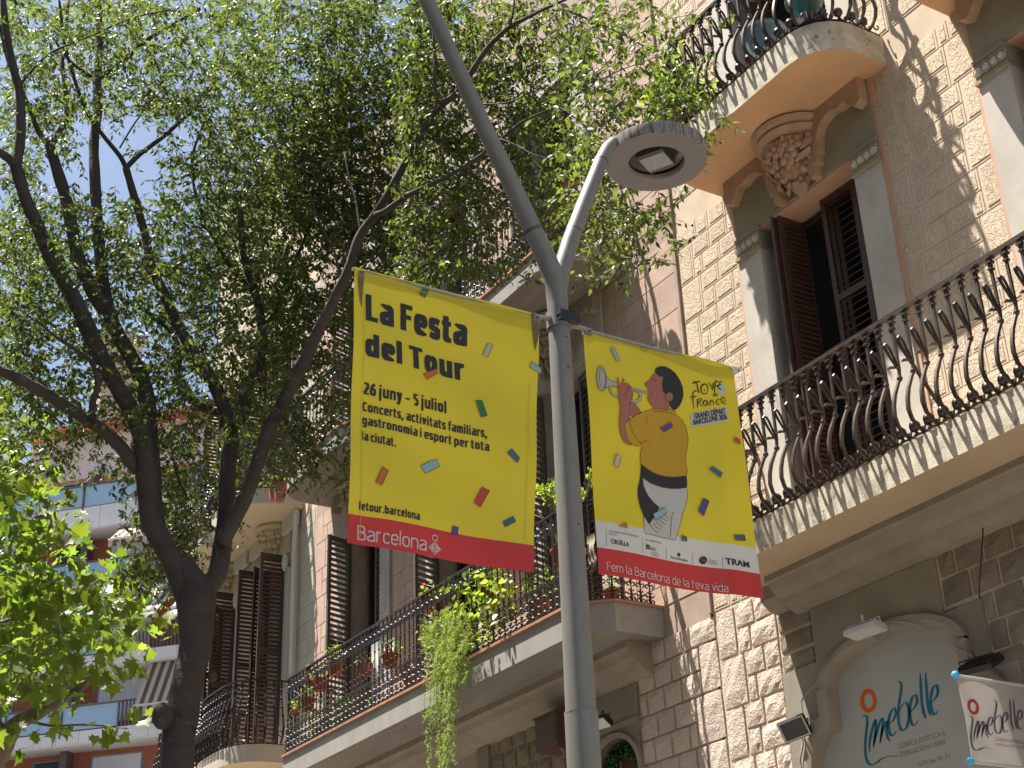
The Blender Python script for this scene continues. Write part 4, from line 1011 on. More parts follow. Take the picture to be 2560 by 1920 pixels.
for i, xc in enumerate(MB_BAYS):
    PU = rail_path('round', xc-1.24, xc+1.40, 8.08, rc=.5)
    bal = slab(BM, PU, 10.38, 10.65, M_concrete, M_soffM, tile=M_tile)
    railing(bal, PU, 10.67, ME_cast, M_iron, .125, inset=.03, rows=((1.085,.022,.012),(.02,.012,.006),(.35,.008,.005)))
    b = MB(); b.lathe([(.40,10.378),(.43,10.33),(.38,10.27),(.40,10.22),(.30,10.18),(.24,9.95),(.10,9.75),(0,9.68)], (xc, YF-.03, 0), 16, PI, 2*PI)
    cb = b.build('carved_corbel', M_corn, BM, smooth='auto')
    FL2 = FLM.copy(); FL2.materials[0] = M_corn
    for ri, (z, rad, n) in enumerate([(10.12,.29,4),(9.97,.24,3),(9.82,.15,2)]):
        for j in range(n):
            a = PI+PI*(j+.5)/n
            o = link('flower', FL2, (xc+rad*math.cos(a), YF-.03+rad*math.sin(a), z), cb, rot=(.1, j*.7, a+PI/2)); o.scale = (1.3,)*3
    for s in (-1, 1):
        pts = [(.24,10.376),(.86,10.376),(.86,10.12),(.80,10.10),(.76,10.2)]+[(.56+.22*math.cos(a)-.02, 9.98+.24*math.sin(a)) for a in [math.radians(60+20*k) for k in range(7)]]+[(.34,9.86),(.30,9.72),(.24,9.70)]
        lp = [(xc+s*a, z) for a, z in pts]; b = MB(); b.prism(lp if s < 0 else lp[::-1], YF-.14, YF-.039, 'y'); b.build('bracket_frieze', M_corn, BM)
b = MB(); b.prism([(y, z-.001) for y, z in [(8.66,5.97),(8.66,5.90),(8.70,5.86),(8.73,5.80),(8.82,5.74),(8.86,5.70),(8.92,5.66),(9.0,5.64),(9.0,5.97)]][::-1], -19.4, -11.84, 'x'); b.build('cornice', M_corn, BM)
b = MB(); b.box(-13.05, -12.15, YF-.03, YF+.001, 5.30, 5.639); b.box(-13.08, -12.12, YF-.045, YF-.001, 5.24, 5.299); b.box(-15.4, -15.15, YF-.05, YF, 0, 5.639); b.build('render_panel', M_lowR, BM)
ao = arc(-12.60, 4.80, .42, .36, 180, 0, 14); b = MB()
lo = [(-13.02, 0), *ao, (-12.18, 0)]
out = [(-13.10, 0), (-13.10, 4.80), *[(x, z) for x, z in arc(-12.60, 4.82, .50, .40, 180, 0, 14)], (-12.10, 4.80), (-12.10, 0)]
n = len(ao); A = ao; Bq = arc(-12.60, 4.80, .475, .41, 180, 0, 14)
V = [(x, YF-.055, z) for x, z in Bq]+[(x, YF-.055, z) for x, z in A]+[(x, YF+.2, z) for x, z in A]+[(x, YF, z) for x, z in Bq]
F = [(k*n+i, k*n+i+1, (k+1)*n+i+1, (k+1)*n+i) for k in (0,1) for i in range(n-1)]+[(3*n+i, 3*n+i+1, i+1, i) for i in range(n-1)]
b.add(V, F); b.box(-13.075, -13.02, YF-.055, YF+.2, 0, 4.80); b.box(-12.18, -12.125, YF-.055, YF+.2, 0, 4.80); b.build('arch_moulding', M_archR, BM, smooth='auto')
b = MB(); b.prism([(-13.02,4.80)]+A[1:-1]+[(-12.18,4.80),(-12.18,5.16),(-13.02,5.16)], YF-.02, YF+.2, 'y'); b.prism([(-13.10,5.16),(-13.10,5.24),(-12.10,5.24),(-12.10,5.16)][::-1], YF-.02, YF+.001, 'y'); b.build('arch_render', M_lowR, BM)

# ============================================================ CREAM BUILDING
BC = thing('apartment_building', 'cream corner apartment building with brown shutters and bow-fronted balconies, beyond the plant-filled balcony', 'building', (-23.4, 9.3, 0))
CB_ = [-22.0, -24.15]
holes = []
for xc in CB_: holes += [(xc-.46, xc+.46, 6.86, 10.15), (xc-.46, xc+.46, 11.02, 14.3)]
wall_grid(BC, 'wall', M_creamW, -25.6, -20.401, 0, 18.5, holes)
b = MB(); b.box(-25.61, -20.39, YF-.12, YF+.5, 18.5, 18.9); b.build('eave', M_creamB, BC)
rects = []
for (za, zb) in ((6.1, 10.6), (11.05, 15.0)):
    for q in ashlar(-21.08, -20.44, za, zb, .26, .34, (.0, .0), (.0, .0)): rects.append((*q, (M_greenC,), 'smooth'))
lay_blocks(BC, BC, rects)
for xc in CB_:
    for (za, zh, zs) in ((6.86, 10.15, 10.76), (11.02, 14.3, 14.9)):
        bay(BC, xc, .46, .62, za, zh, zs-.002, M_creamP, M_creamW, M_creamW, caps=False)
        for s in (-1, 1):
            sh = shutter(BC, xc+s*.475, 8.94, za+.03, .42, zh-za-.06, math.radians(-90), M_shut, slat_step=.07)
        shutter(BC, xc-.44, 9.06, za+.03, .44, zh-za-.06, math.radians(-58), M_shut, slat_step=.07)
        x0, x1 = (xc-1.06, xc+1.08)
        PC = rail_path('bow' if xc > -23 else 'chamfer', x0, x1, 8.0 if xc > -23 else 8.12, rc=.3)
        zz = 6.60 if za < 8 else 10.76
        bal = slab(BC, PC, zz, zz+.26, M_creamB, M_creamS)
        railing(bal, PC, zz+.26, ME_belly, M_iron, .125, inset=.05, rows=((1.0,.018,.012),(.02,.014,.008)))
    FC = FLM.copy(); FC.materials[0] = M_creamW
    b = MB(); b.lathe([(.34,10.758),(.36,10.70),(.30,10.62),(.22,10.45),(.12,10.28),(0,10.2)], (xc, YF-.03, 0), 12, PI, 2*PI); cb = b.build('carved_corbel', M_creamW, BC, smooth='auto')
    for ri, (z, rad, n) in enumerate([(10.6,.27,4),(10.47,.2,3),(10.33,.12,2)]):
        for j in range(n):
            a = PI+PI*(j+.5)/n; o = link('flower', FC, (xc+rad*math.cos(a), YF-.03+rad*math.sin(a), z), cb, rot=(.1, j*.8, a+PI/2)); o.scale = (1.4,)*3
    for s in (-1, 1): b = MB(); b.box(xc+s*.70-.3, xc+s*.70+.3, YF-.10, YF-.04, 10.5, 10.758); b.build('bracket', M_creamP, BC)
    for s in (-1, 1):
        b = MB(); b.ball((xc+s*.55, YF-.08, 9.98), .09, 8, (.8,.6,1.8)); b.build('volute', M_creamP, BC, smooth=True)
b = MB(); b.tube([(-21.02, 8.9, 10.74), (-21.02, 8.9, 9.95), (-21.02, 8.93, 6.0)], .045, 8); b.build('drain_pipe', M_creamP, BC, smooth='auto')

# ============================================================ BRICK AND WHITE BUILDING ACROSS THE CROSSING
MO = onD(350, 1862, 60.0); MA = math.atan2(.68, .73)
BX = thing('apartment_building', 'modern red brick apartment block with white balcony bands and striped awnings, far left', 'building', (float(MO[0]), float(MO[1]), 0))
BX.rotation_euler = (0, 0, MA); WORLD[BX.as_pointer()] = Matrix.Translation((float(MO[0]), float(MO[1]), 0)) @ Matrix.Rotation(MA, 4, 'Z')
def mpart(b, name, m, parent=None, smooth=False):
    return link(name, b.mesh(name, m, smooth), (float(MO[0]), float(MO[1]), 0), parent or BX, rot=(0, 0, MA))
FL = [9.5, 12.5, 15.5, 18.5, 21.5, 24.5]
b = MB(); b.box(-24, 22, 0.0, 10, 0, 27.4); mpart(b, 'brick_wall', M_brick)
b = MB(); b.box(-22, -7.5, 0.6, 10, 27.4, 28.6); b.box(-7.5, 22, 1.4, 10, 27.4, 30.2); mpart(b, 'penthouse_wall', M_band)
b = MB(); b.prism([(-.4,28.6),(-.4,28.72),(3,29.5),(9,29.5),(10,28.6)], -22, -7.5, 'x'); b.prism([(.4,30.2),(.4,30.34),(4,31.5),(10,30.2)], -7.5, 22, 'x'); mpart(b, 'roof', M_roof)
cl = MB(); cl.box(-.49, .49, -.02, .0, .0, .47); CLM = cl.mesh('cladding_panel', M_band)
CLB = MB(); CLB.box(-.49, .49, -.02, .0, .0, .95); CLB = CLB.mesh('cladding_panel', M_band)
gm = MB(); gm.box(-1.2, 1.2, -.01, .01, .06, .98); GLM = gm.mesh('glass_panel', M_mglass)
pm = MB(); pm.box(-.03, .03, -.06, .0, -.22, 1.02); PSM = pm.mesh('railing_post', M_mrail)
bm_ = MB(); bm_.box(-.035, .035, -.02, .02, .03, .98); BAM = bm_.mesh('railing_bar', M_mrail)
def mlink(name, me, x, y, z, parent=None):
    W = WORLD[BX.as_pointer()] @ Vector((x, y, z)); return link(name, me, tuple(W), parent or BX, rot=(0, 0, MA))
def awning(x0, x1, z, drop, outw, mw, mb_):
    n = int((x1-x0)/.19); n += (n+1) % 2
    fr = None
    for par, m_ in ((0, mw), (1, mb_)):
        b = MB()
        for k in range(par, n, 2):
            xa, xb = x0+(x1-x0)*k/n, x0+(x1-x0)*(k+1)/n
            b.add([(xa,-1.0,z),(xb,-1.0,z),(xb,-1.0-outw,z-drop),(xa,-1.0-outw,z-drop),(xa,-1.0-outw,z-drop-.32),(xb,-1.0-outw,z-drop-.32)], [(0,1,2,3),(3,2,5,4)])
        if fr is None: fr = mpart(b, 'awning', m_)
        else: tag(mpart(b, 'dark_stripe', m_, fr), kind='stuff')
    b = MB(); b.box(x0, x1, -1.06-outw, -1.0-outw, z-drop-.05, z-drop+.03); mpart(b, 'awning_bar', M_awnW, fr)
for fi, z in enumerate(FL):
    top = fi == 5; hb = .95 if top else .47
    b = MB(); b.box(-22, 20, -1.20, -.001, z, z+hb-.02); mpart(b, 'balcony', M_bandj)
    b = MB(); b.box(-22, 20, -1.19, -.002, z-.06, z-.001); mpart(b, 'soffit', M_band)
    for k in range(-11, 11): mlink('cladding_panel', CLB if top else CLM, k+.5, -1.201, z)
    zr = z+hb
    b = MB(); b.box(-22, 20, -1.26, -1.16, zr+.99, zr+1.04); b.box(-22, 20, -1.22, -1.18, zr-.01, zr+.03); mpart(b, 'railing', M_mrail)
    for k in range(-10, 0): mlink('glass_panel', GLM, k*2.5+.9 if k < 0 else 0, -1.19, zr) if k*2.5 > -13 else None
    for k in range(-9, 9): mlink('railing_post', PSM, k*2.5-.35, -1.20, zr) if k*2.5 > -13 else None
    if fi >= 2:
        for k in range(42): mlink('railing_bar', BAM, -.2+k*.16, -1.19, zr)
        b = MB()
    # windows with blinds, doors
    for (xa, xb, zb, m_) in ((-2.0, .1, .5, M_blind), (-4.6, -3.3, 0, M_glass), (1.6, 3.4, 0, M_glass), (4.2, 6.2, .3, M_blind), (-8, -6, .4, M_blind)):
        b = MB(); b.box(xa-.08, xb+.08, -.03, .0, z+hb+zb, z+2.75); w_ = mpart(b, 'window', M_bandj)
        b = MB(); b.box(xa, xb, -.045, -.031, z+hb+zb+.08, z+2.67); mpart(b, 'blind' if m_ is M_blind else 'pane', m_, w_)
    b = MB(); b.box(-3.2, -2.9, -.5, -.001, z+hb, z+2.94); mpart(b, 'partition', M_mrail)
M_awnT = mat('awning_tan', (.60,.50,.36), .8, trans=((.7,.55,.4), .3)); M_awnD = mat('awning_brown', (.10,.06,.06), .8)
awning(.7, 6.5, 18.42, 1.9, .9, M_awnT, M_awnD)
awning(-1.6, 1.6, 21.4, 1.25, 1.3, M_awnW, M_awnD); awning(2.2, 5.6, 21.4, 1.25, 1.3, M_awnW, M_awnB)
awning(-1.0, 4.6, 24.4, .9, 1.0, M_awnT, M_awnD)
# grey tower farther off
T0 = onD(285, 1000, 74.0)
b = MB(); x, y = float(T0[0]), float(T0[1]); b.box(x-1.0, x+1.0, y-1.0, y+1.0, 0, 40.2)
tw = thing('tower', 'plain grey tower rising beyond the brick block, seen between the tree branches', 'tower', (x, y, 0)); b.build('shaft', M_towr, tw)
b = MB(); b.box(x-1.15, x+1.15, y-1.15, y+1.15, 40.2, 40.7); b.build('cap', M_towr, tw)
# houses across our own street (behind the camera): they close the street canyon
BO = thing('apartment_building', 'plain ochre apartment building across the street behind the viewer', 'building', (-10, -15, 0))
b = MB(); b.box(-60, 25, -24, -12, 0, 19); b.build('wall', M_opp, BO)
b = MB()
for fz in (5.4, 9.4, 13.4): b.box(-60, 25, -12.7, -12.0, fz, fz+.25)
b.build('balcony', M_creamB, BO)
wm = MB(); wm.box(-.6, .6, 0, .05, 0, 2.8); WM_ = wm.mesh('window', M_shut)
for fz in (5.8, 9.8, 13.8):
    for k in range(22): link('window', WM_, (-46+k*3.2, -12.0, fz), BO)
# ============================================================ TREES
def fast_mesh(name, V, F, m):
    # V (n,3), F (f,k) same-size polygons
    me = bpy.data.meshes.new(name); n, (f, k) = len(V), F.shape
    me.vertices.add(n); me.vertices.foreach_set('co', V.astype(np.float32).ravel())
    me.loops.add(f*k); me.loops.foreach_set('vertex_index', F.astype(np.int32).ravel())
    me.polygons.add(f); me.polygons.foreach_set('loop_start', np.arange(0, f*k, k, dtype=np.int32)); me.polygons.foreach_set('loop_total', np.full(f, k, dtype=np.int32))
    me.materials.append(m); me.update(calc_edges=True); return me
def frames(D, up_bias, rng):
    # orthonormal frames: leaf axis D (n,3), random roll about it
    n = len(D); D = D/np.linalg.norm(D, axis=1, keepdims=True)
    R = rng.normal(size=(n, 3))+np.array([0, 0, up_bias]); N_ = R-(R*D).sum(1, keepdims=True)*D; N_ /= np.linalg.norm(N_, axis=1, keepdims=True)
    S = np.cross(D, N_); return S, D, N_
def scatter(base, faces, P, D, size, rng, up=0.6):
    S, A, N_ = frames(D, up, rng); nb = len(base)
    V = P[:, None, :]+size[:, None, None]*(base[None, :, 0, None]*S[:, None, :]+base[None, :, 1, None]*A[:, None, :]+base[None, :, 2, None]*N_[:, None, :])
    F = faces[None, :, :]+(np.arange(len(P))*nb)[:, None, None]
    return V.reshape(-1, 3), F.reshape(-1, faces.shape[1]), (S, A, N_)
LEAF_V = np.array([(0,0,0),(-.20,.28,.05),(.20,.28,.05),(-.23,.50,.06),(.23,.50,.06),(-.10,.80,.0),(.10,.80,.0),(0,1.05,-.10),(0,.40,-.02),(0,.72,-.04)], float)
LEAF_F = np.array([(0,8,1),(0,2,8),(1,8,3),(2,4,8),(3,8,9),(4,9,8),(3,9,5),(4,6,9),(5,9,7),(6,7,9)])
PL = [(0,0,0),(.16,-.06,.02),(.34,-.10,.05),(.28,.06,.03),(.52,.16,.07),(.40,.28,.04),(.50,.46,.08),(.26,.44,.03),(.20,.56,.03),(.10,.66,.02),(0,.98,.0)]
PLANE_V = np.array(PL+[(-x, y, z) for x, y, z in PL[1:-1]]+[(0,.30,-.03)], float)
_o = list(range(0, 11))+[19,18,17,16,15,14,13,12,11]
PLANE_F = np.array([(20, _o[i], _o[(i+1) % 20]) for i in range(20)])
def thick(wpx, D, y): # radius in metres of something wpx wide at horizontal distance D seen at pixel row y
    return .5*wpx*D*1.14/FPX
def spline(pts, n=4):
    P = [Vector(p) for p in pts]; out = []
    for i in range(len(P)-1):
        a, b_, c, d = P[max(i-1,0)], P[i], P[i+1], P[min(i+2,len(P)-1)]
        for k in range(n):
            t = k/n; out.append(.5*((2*b_)+(c-a)*t+(2*a-5*b_+4*c-d)*t*t+(3*b_-a-3*c+d)*t*t*t))
    out.append(P[-1]); return out
LIMBS = []
def limb(tree, pts, d0, d1, w0, w1, m, name='branch', k=9):
    n = len(pts); P = [tuple(onD(x, y, d0+(d1-d0)*i/(n-1))) for i, (x, y) in enumerate(pts)]
    S = spline(P, 4 if w0 > 8 else 3); R = []
    rr = random.Random(int(pts[0][0]*7+pts[0][1]))
    for i in range(len(S)):
        t = i/(len(S)-1); D = d0+(d1-d0)*t
        R.append(thick(w0+(w1-w0)*t, D, 0)*(1+rr.uniform(-.05,.07)))
    b = MB(); b.tube(S, R, k if w0 > 10 else 5); LIMBS.append((S, R))
    return b.build(name, m, tree, smooth=True)
TR = thing('street_tree', 'large hackberry street tree with dark forked trunk, at the left in front of the buildings', 'tree', tuple(map(float, (onD(443, 1920, 12.9)[0], onD(443, 1920, 12.9)[1], 0))))
base = onD(443, 1920, 12.9)
b = MB(); S = spline([(base[0]+.05, base[1], 0), (base[0], base[1]+.02, 1.5)]+[tuple(onD(x, y, 12.9)) for x, y in ((441,1920),(455,1800),(470,1700),(488,1620),(490,1550),(490,1500),(478,1455),(440,1400))], 5)
n_ = len(S); R = [ (.30-.08*min(1, i/8)) if i < 10 else None for i in range(n_)]
wp = [(0,.24),(1,.16),(2,.145),(3,.140),(4,.137),(5,.140),(6,.158),(7,.180),(8,.140),(9,.10)]
R = [np.interp(i/5, [a for a, _ in wp], [c for _, c in wp])*(1+.02*math.sin(i*2.1)) for i in range(n_)]
b.tube(S, R, 20); LIMBS.append((S, R))
bl = onD(408, 1790, 12.8); b.ball(tuple(bl), .10, 10, (1,1,1.2)); b.ball(tuple(onD(530, 1690, 12.9)), .05, 8)
b.build('trunk', M_bark, TR, smooth=True)
L = lambda *a, **k: limb(TR, *a, M_bark, **k)
L([(468,1500),(430,1400),(392,1335),(372,1278),(365,1184),(354,1087),(330,1029),(295,970),(253,893),(218,815),(183,741),(144,675),(124,638),(93,560),(66,502),(39,412)], 12.9, 12.2, 50, 30)
L([(39,412),(51,350),(50,233),(35,175),(16,78),(8,0),(0,-120)], 12.2, 12.0, 28, 14); L([(39,412),(20,395),(-10,375),(-80,330)], 12.2, 12.0, 26, 16)
L([(392,1330),(384,1250),(381,1184),(373,1048),(362,970),(338,912),(307,858),(280,803),(264,737),(253,663),(243,544),(237,428),(235,350),(245,272),(243,194),(249,117),(245,0),(240,-150)], 12.95, 13.6, 44, 17)
L([(243,194),(288,171),(342,120),(389,86),(424,66),(500,20)], 13.5, 13.2, 16, 7); L([(243,200),(210,179),(171,148),(130,90)], 13.5, 13.6, 13, 6)
L([(262,770),(249,757),(218,698),(192,630),(167,505),(144,428),(124,362)], 13.0, 13.0, 40, 26)
L([(124,362),(97,330),(74,272),(54,233),(20,150),(0,60)], 13.0, 12.8, 16, 9); L([(124,362),(148,330),(167,288),(163,218),(155,155),(163,97),(170,0)], 13.0, 13.3, 17, 9)
L([(575,1060),(556,1009),(525,943),(486,889),(447,815),(420,757),(389,691),(377,659),(362,583),(334,486),(315,420)], 12.9, 13.3, 34, 18)
L([(315,420),(299,389),(249,327),(210,264),(179,175),(163,117),(155,58),(148,0)], 13.3, 13.0, 13, 7); L([(315,420),(350,385),(408,342),(447,307),(486,272),(509,241),(540,200)], 13.3, 13.6, 14, 7)
L([(447,307),(435,272),(412,218),(389,155),(365,117),(340,20)], 13.6, 13.9, 10, 5); L([(299,370),(330,318),(350,290),(372,260),(405,225),(440,205)], 13.4, 13.0, 5, 3)
L([(53,208),(90,165),(130,130),(190,105),(250,80),(330,45),(420,25)], 12.6, 12.4, 8, 4)
L([(495,1500),(540,1440),(556,1358),(566,1280),(568,1184),(583,1087),(606,1029),(618,970),(641,932),(655,873),(657,834),(640,740),(610,640),(600,520)], 12.9, 13.2, 48, 16)
L([(583,1100),(568,1062),(552,1037),(505,1017),(463,982),(443,947),(447,893),(432,834),(389,796),(350,768),(300,745)], 13.0, 13.8, 26, 8)
L([(556,1358),(590,1290),(622,1223),(661,1107),(700,1021),(731,963),(762,904),(789,842),(816,788),(851,718),(870,680),(900,591),(936,541),(973,481),(1009,415),(1049,342),(1089,276),(1142,233),(1177,183),(1219,120),(1270,70)], 12.8, 10.3, 38, 14)
L([(1270,70),(1281,39),(1290,-40)], 10.3, 10.2, 8, 5); L([(1270,70),(1336,35),(1394,8),(1480,-30)], 10.3, 10.0, 12, 6)
L([(940,536),(963,528),(1016,491),(1075,462),(1142,428),(1215,379),(1278,327),(1309,303),(1394,264),(1472,218)], 11.25, 10.0, 17, 5)
L([(1089,276),(1095,259),(1087,216),(1087,150),(1083,50),(1090,-30)], 10.8, 10.7, 11, 7); L([(903,590),(890,501),(876,455),(860,380)], 11.5, 11.7, 8, 4)
L([(1200,390),(1240,350),(1278,358),(1330,385),(1371,397)], 10.4, 10.0, 6, 3); L([(930,545),(990,520),(1040,512),(1110,495)], 11.3, 11.1, 6, 3)
L([(365,1184),(338,1165),(303,1118),(253,1072),(202,1040),(155,1009),(97,974),(39,943),(-20,920)], 12.85, 12.0, 34, 24)
L([(229,1050),(233,1002),(245,963),(233,912),(210,889),(171,862),(140,842),(90,800)], 12.4, 12.0, 18, 5)
L([(657,834),(690,780),(720,690),(760,600),(800,480),(820,360)], 13.2, 13.0, 14, 5); L([(640,740),(560,640),(500,520),(480,400),(520,280)], 13.2, 13.6, 13, 6)
L([(851,718),(840,640),(800,560),(770,470)], 11.8, 12.0, 8, 4); L([(1142,233),(1200,260),(1290,250),(1380,190)], 10.65, 10.2, 7, 3)
L([(1394,264),(1480,330),(1540,420),(1580,520),(1600,640)], 10.6, 10.2, 6, 3); L([(1400,20),(1500,60),(1600,110),(1700,190),(1760,300)], 10.7, 10.3, 7, 3)
L([(700,1021),(720,1080),(760,1110),(800,1140)], 12.6, 12.4, 6, 2); L([(470,1250),(440,1180),(430,1120)], 13.3, 13.4, 6, 3); L([(1472,218),(1540,180),(1620,150),(1690,120)], 10.4, 10.2, 4, 2)

CROWN = ["7676678799999998740","6566678799999987651","5656768899988867860","4401278999998776530","5100488999877885100","7654788999876877600",
         "8767788988876435500","7756778865400000000","8764767753000000000","8754657642000000000","6545656651000000000","3424634641000000000","0003730000000000000","0003620000000000000","0004400000000000000"]
def crown_points(grid, dfun, cellpx, x0, y0, leaf_area, rng, per):
    out = []
    for r, row in enumerate(grid):
        for c, ch in enumerate(row):
            k = int(ch)
            if not k: continue
            cov = -math.log(1-k/10*.975)
            d = dfun(x0+(c+.5)*cellpx, y0+(r+.5)*cellpx)
            if d is None: continue
            area = (cellpx*sum(d)/2*1.17/FPX)**2
            n = cov*area/leaf_area/per
            n = int(n)+(1 if rng.random() < n % 1 else 0)
            for _ in range(n): out.append((x0+(c+rng.random())*cellpx, y0+(r+rng.random())*cellpx, rng.uniform(*d)))
    return out
def dmain(x, y):
    az = math.radians(57.9)-math.atan((x-1280)/FPX)*1.05
    ca = max(.2, math.cos(az))
    if x > 1350: return (4.9/ca, 6.5/ca)
    if x > 1000: return (10.8, min(7.9/ca*.97, 12.7))
    if x > 700: return (12.1, min(7.9/ca*.97, 14.0))
    lo = 12.1 if y < 1150 else 13.4
    return (lo, min(7.9/ca*.97, 15.6))
rng = np.random.default_rng(3)
pts = crown_points(CROWN, dmain, 100, 0, 0, .00030, rng, 12)
TOPC = ["55666677777766655", "56666677777766654", "45666777777666543", "34456666666555432", "12344455554443210"][::-1]
pts += [(x, y, d) for (x, y, d) in crown_points(TOPC, lambda x, y: (10.2, 13.2), 100, 0, -500, .0022, rng, 12)]
pts += crown_points(["233456","344566","345567","345567","334466","234455","122345","011234"], lambda x, y: (11.0, 14.0), 100, -600, 0, .0018, rng, 12)
LP_, LD_, LS_ = [], [], []
tw = MB(); hb_rng = random.Random(9)
for (x, y, d) in pts:
    p = onD(x, y, d)
    if p[1] > 8.1: continue
    tt = YF-p[1]; lx, lz = p[0]+.95*tt, p[2]-3.67*tt      # where the spray's shadow meets the facades: they stand in full sun
    if lz > 1.0 and lx > -11.4 and hb_rng.random() < .80: continue
    if lz > 5.0 and hb_rng.random() < .45: continue
    if noise.noise(Vector(p)*1.7) + .5*noise.noise(Vector(p)*4.1) < -.30: continue   # gaps between the sprays
    # sprays keep off the lantern, the arms and the near side of the banners
    if -6.75 < p[0] < -5.0: continue
    a = hb_rng.uniform(0, 2*PI); Lg = hb_rng.uniform(.28, .50); dr = hb_rng.uniform(-.9, .1)
    dv = np.array([math.cos(a), math.sin(a), dr]); dv /= np.linalg.norm(dv)
    q0 = p-dv*Lg*.5; q1 = p+np.array([0, 0, .02]); q2 = p+dv*Lg*.5+np.array([0, 0, -.05])
    tw.tube([tuple(q0), tuple(q1), tuple(q2)], [.0032, .0022, .001], 3, cap=False)
    side = np.cross(dv, (0, 0, 1)); side /= np.linalg.norm(side)+1e-9
    for k in range(12):
        t = (k+.5)/12; q = (q0*(1-t)+q1*t)*(1-t)+(q1*(1-t)+q2*t)*t
        s = 1 if k % 2 else -1
        LP_.append(q); LD_.append(dv*.55+side*s*.8+np.array([hb_rng.gauss(0,.3), hb_rng.gauss(0,.3), -.55+hb_rng.gauss(0,.35)])); LS_.append(hb_rng.uniform(.048, .084)*(1.1-.25*t))
LP_, LD_, LS_ = np.array(LP_), np.array(LD_), np.array(LS_)
def split_near(P, D, Sz, n, rng, base, faces, m, leafname, tree, foliage_name, up=.6):
    dep = np.array([seen(q) for q in P])*Sz; order = np.argsort(-dep); near, far = order[:n], order[n:]
    V, F, _ = scatter(base, faces, P[far], D[far], Sz[far], rng, up)
    me = fast_mesh(foliage_name, V, F, m); me.polygons.foreach_set('use_smooth', np.ones(len(F), bool))
    o = link(foliage_name, me, (0,0,0), tree); tag(o, kind='stuff')
    lm = fast_mesh(leafname, base, faces, m)
    _, _, (S, A, N_) = scatter(base, faces, P[near], D[near], Sz[near], rng, up)
    for i, j in enumerate(near):
        o = bpy.data.objects.new(leafname, lm); COL.objects.link(o)
        M = Matrix(((S[i][0], A[i][0], N_[i][0], P[j][0]), (S[i][1], A[i][1], N_[i][1], P[j][1]), (S[i][2], A[i][2], N_[i][2], P[j][2]), (0,0,0,1)))
        M = M @ Matrix.Scale(float(Sz[j]), 4)
        o.parent = tree; o.matrix_parent_inverse = WORLD[tree.as_pointer()].inverted(); o.matrix_basis = M
split_near(LP_, LD_, LS_, 290, rng, LEAF_V, LEAF_F, M_leaf, 'leaf', TR, 'foliage')
tag(tw.build('twigs', M_bark, TR), kind='stuff')

# plane tree at the far left
PT = thing('street_tree', 'sunlit yellow-green plane tree with big lobed leaves, at the lower left corner', 'tree', tuple(map(float, (*onD(-60, 1900, 17.0)[:2], 0))))
pb = onD(-60, 1900, 17.0)
b = MB(); b.tube(spline([(pb[0], pb[1], 0), (pb[0], pb[1], 3), tuple(onD(-60,1900,17)), tuple(onD(-90,1500,17)), tuple(onD(-110,1000,17)), tuple(onD(-60,700,17))], 4), [.28-.0128*i for i in range(21)], 14); b.build('trunk', M_bark2, PT, smooth=True)
limb(PT, [(-60,1960),(-10,1890),(15,1850),(40,1810),(90,1785),(160,1745),(230,1700)], 17, 16, 60, 12, M_bark2)
limb(PT, [(-80,1600),(0,1560),(100,1540),(200,1480),(320,1450)], 17, 17, 20, 5, M_bark2); limb(PT, [(-90,1400),(0,1340),(100,1290),(180,1230)], 17, 17.5, 18, 5, M_bark2)
limb(PT, [(60,1800),(130,1815),(200,1812),(260,1815),(320,1822)], 16.5, 16, 7, 2, M_bark2); limb(PT, [(200,1480),(280,1560),(380,1640)], 17, 16.6, 6, 2, M_bark2)
limb(PT, [(200,1700),(260,1690),(310,1720)], 16.4, 16, 6, 2, M_bark2)
PG = ["41000","52000","61000","74000","88300","88520","88630","98863","99881","99984","98740","76200"]
PG = ["430000","630000","840000","882000","885000","886300","998851","999863","998740","887300","531000"]
pp = crown_points(PG, lambda x, y: (14.6, 19.5), 80, -20, 960, .0070, rng, 1)
pp += [(x+rng.uniform(-14,14), y+rng.uniform(-10,16), 16.0+rng.uniform(-.3,.3)) for (x, y) in ((100,1830),(100,1838),(135,1832),(170,1825),(215,1815),(240,1850),(260,1835),(280,1830),(300,1822),(60,1860),(35,1850),(45,1875),(325,1770),(350,1785),(365,1795),(375,1780))]
pp += crown_points(["24555530","35666653","46666665","56666665","56666666","45666666","35666666","24566666","13456666","02345555"], lambda x, y: (14.8, 19.5), 110, -900, 500, .022, rng, 1)
P = np.array([onD(*q) for q in pp]); n = len(P)
D = rng.normal(size=(n, 3))*.55+np.array([.25, -.2, -.45]); Sz = rng.uniform(.13, .235, n)
split_near(P, D, Sz, 290, rng, PLANE_V, PLANE_F, M_leaf2, 'leaf', PT, 'foliage', up=1.1)
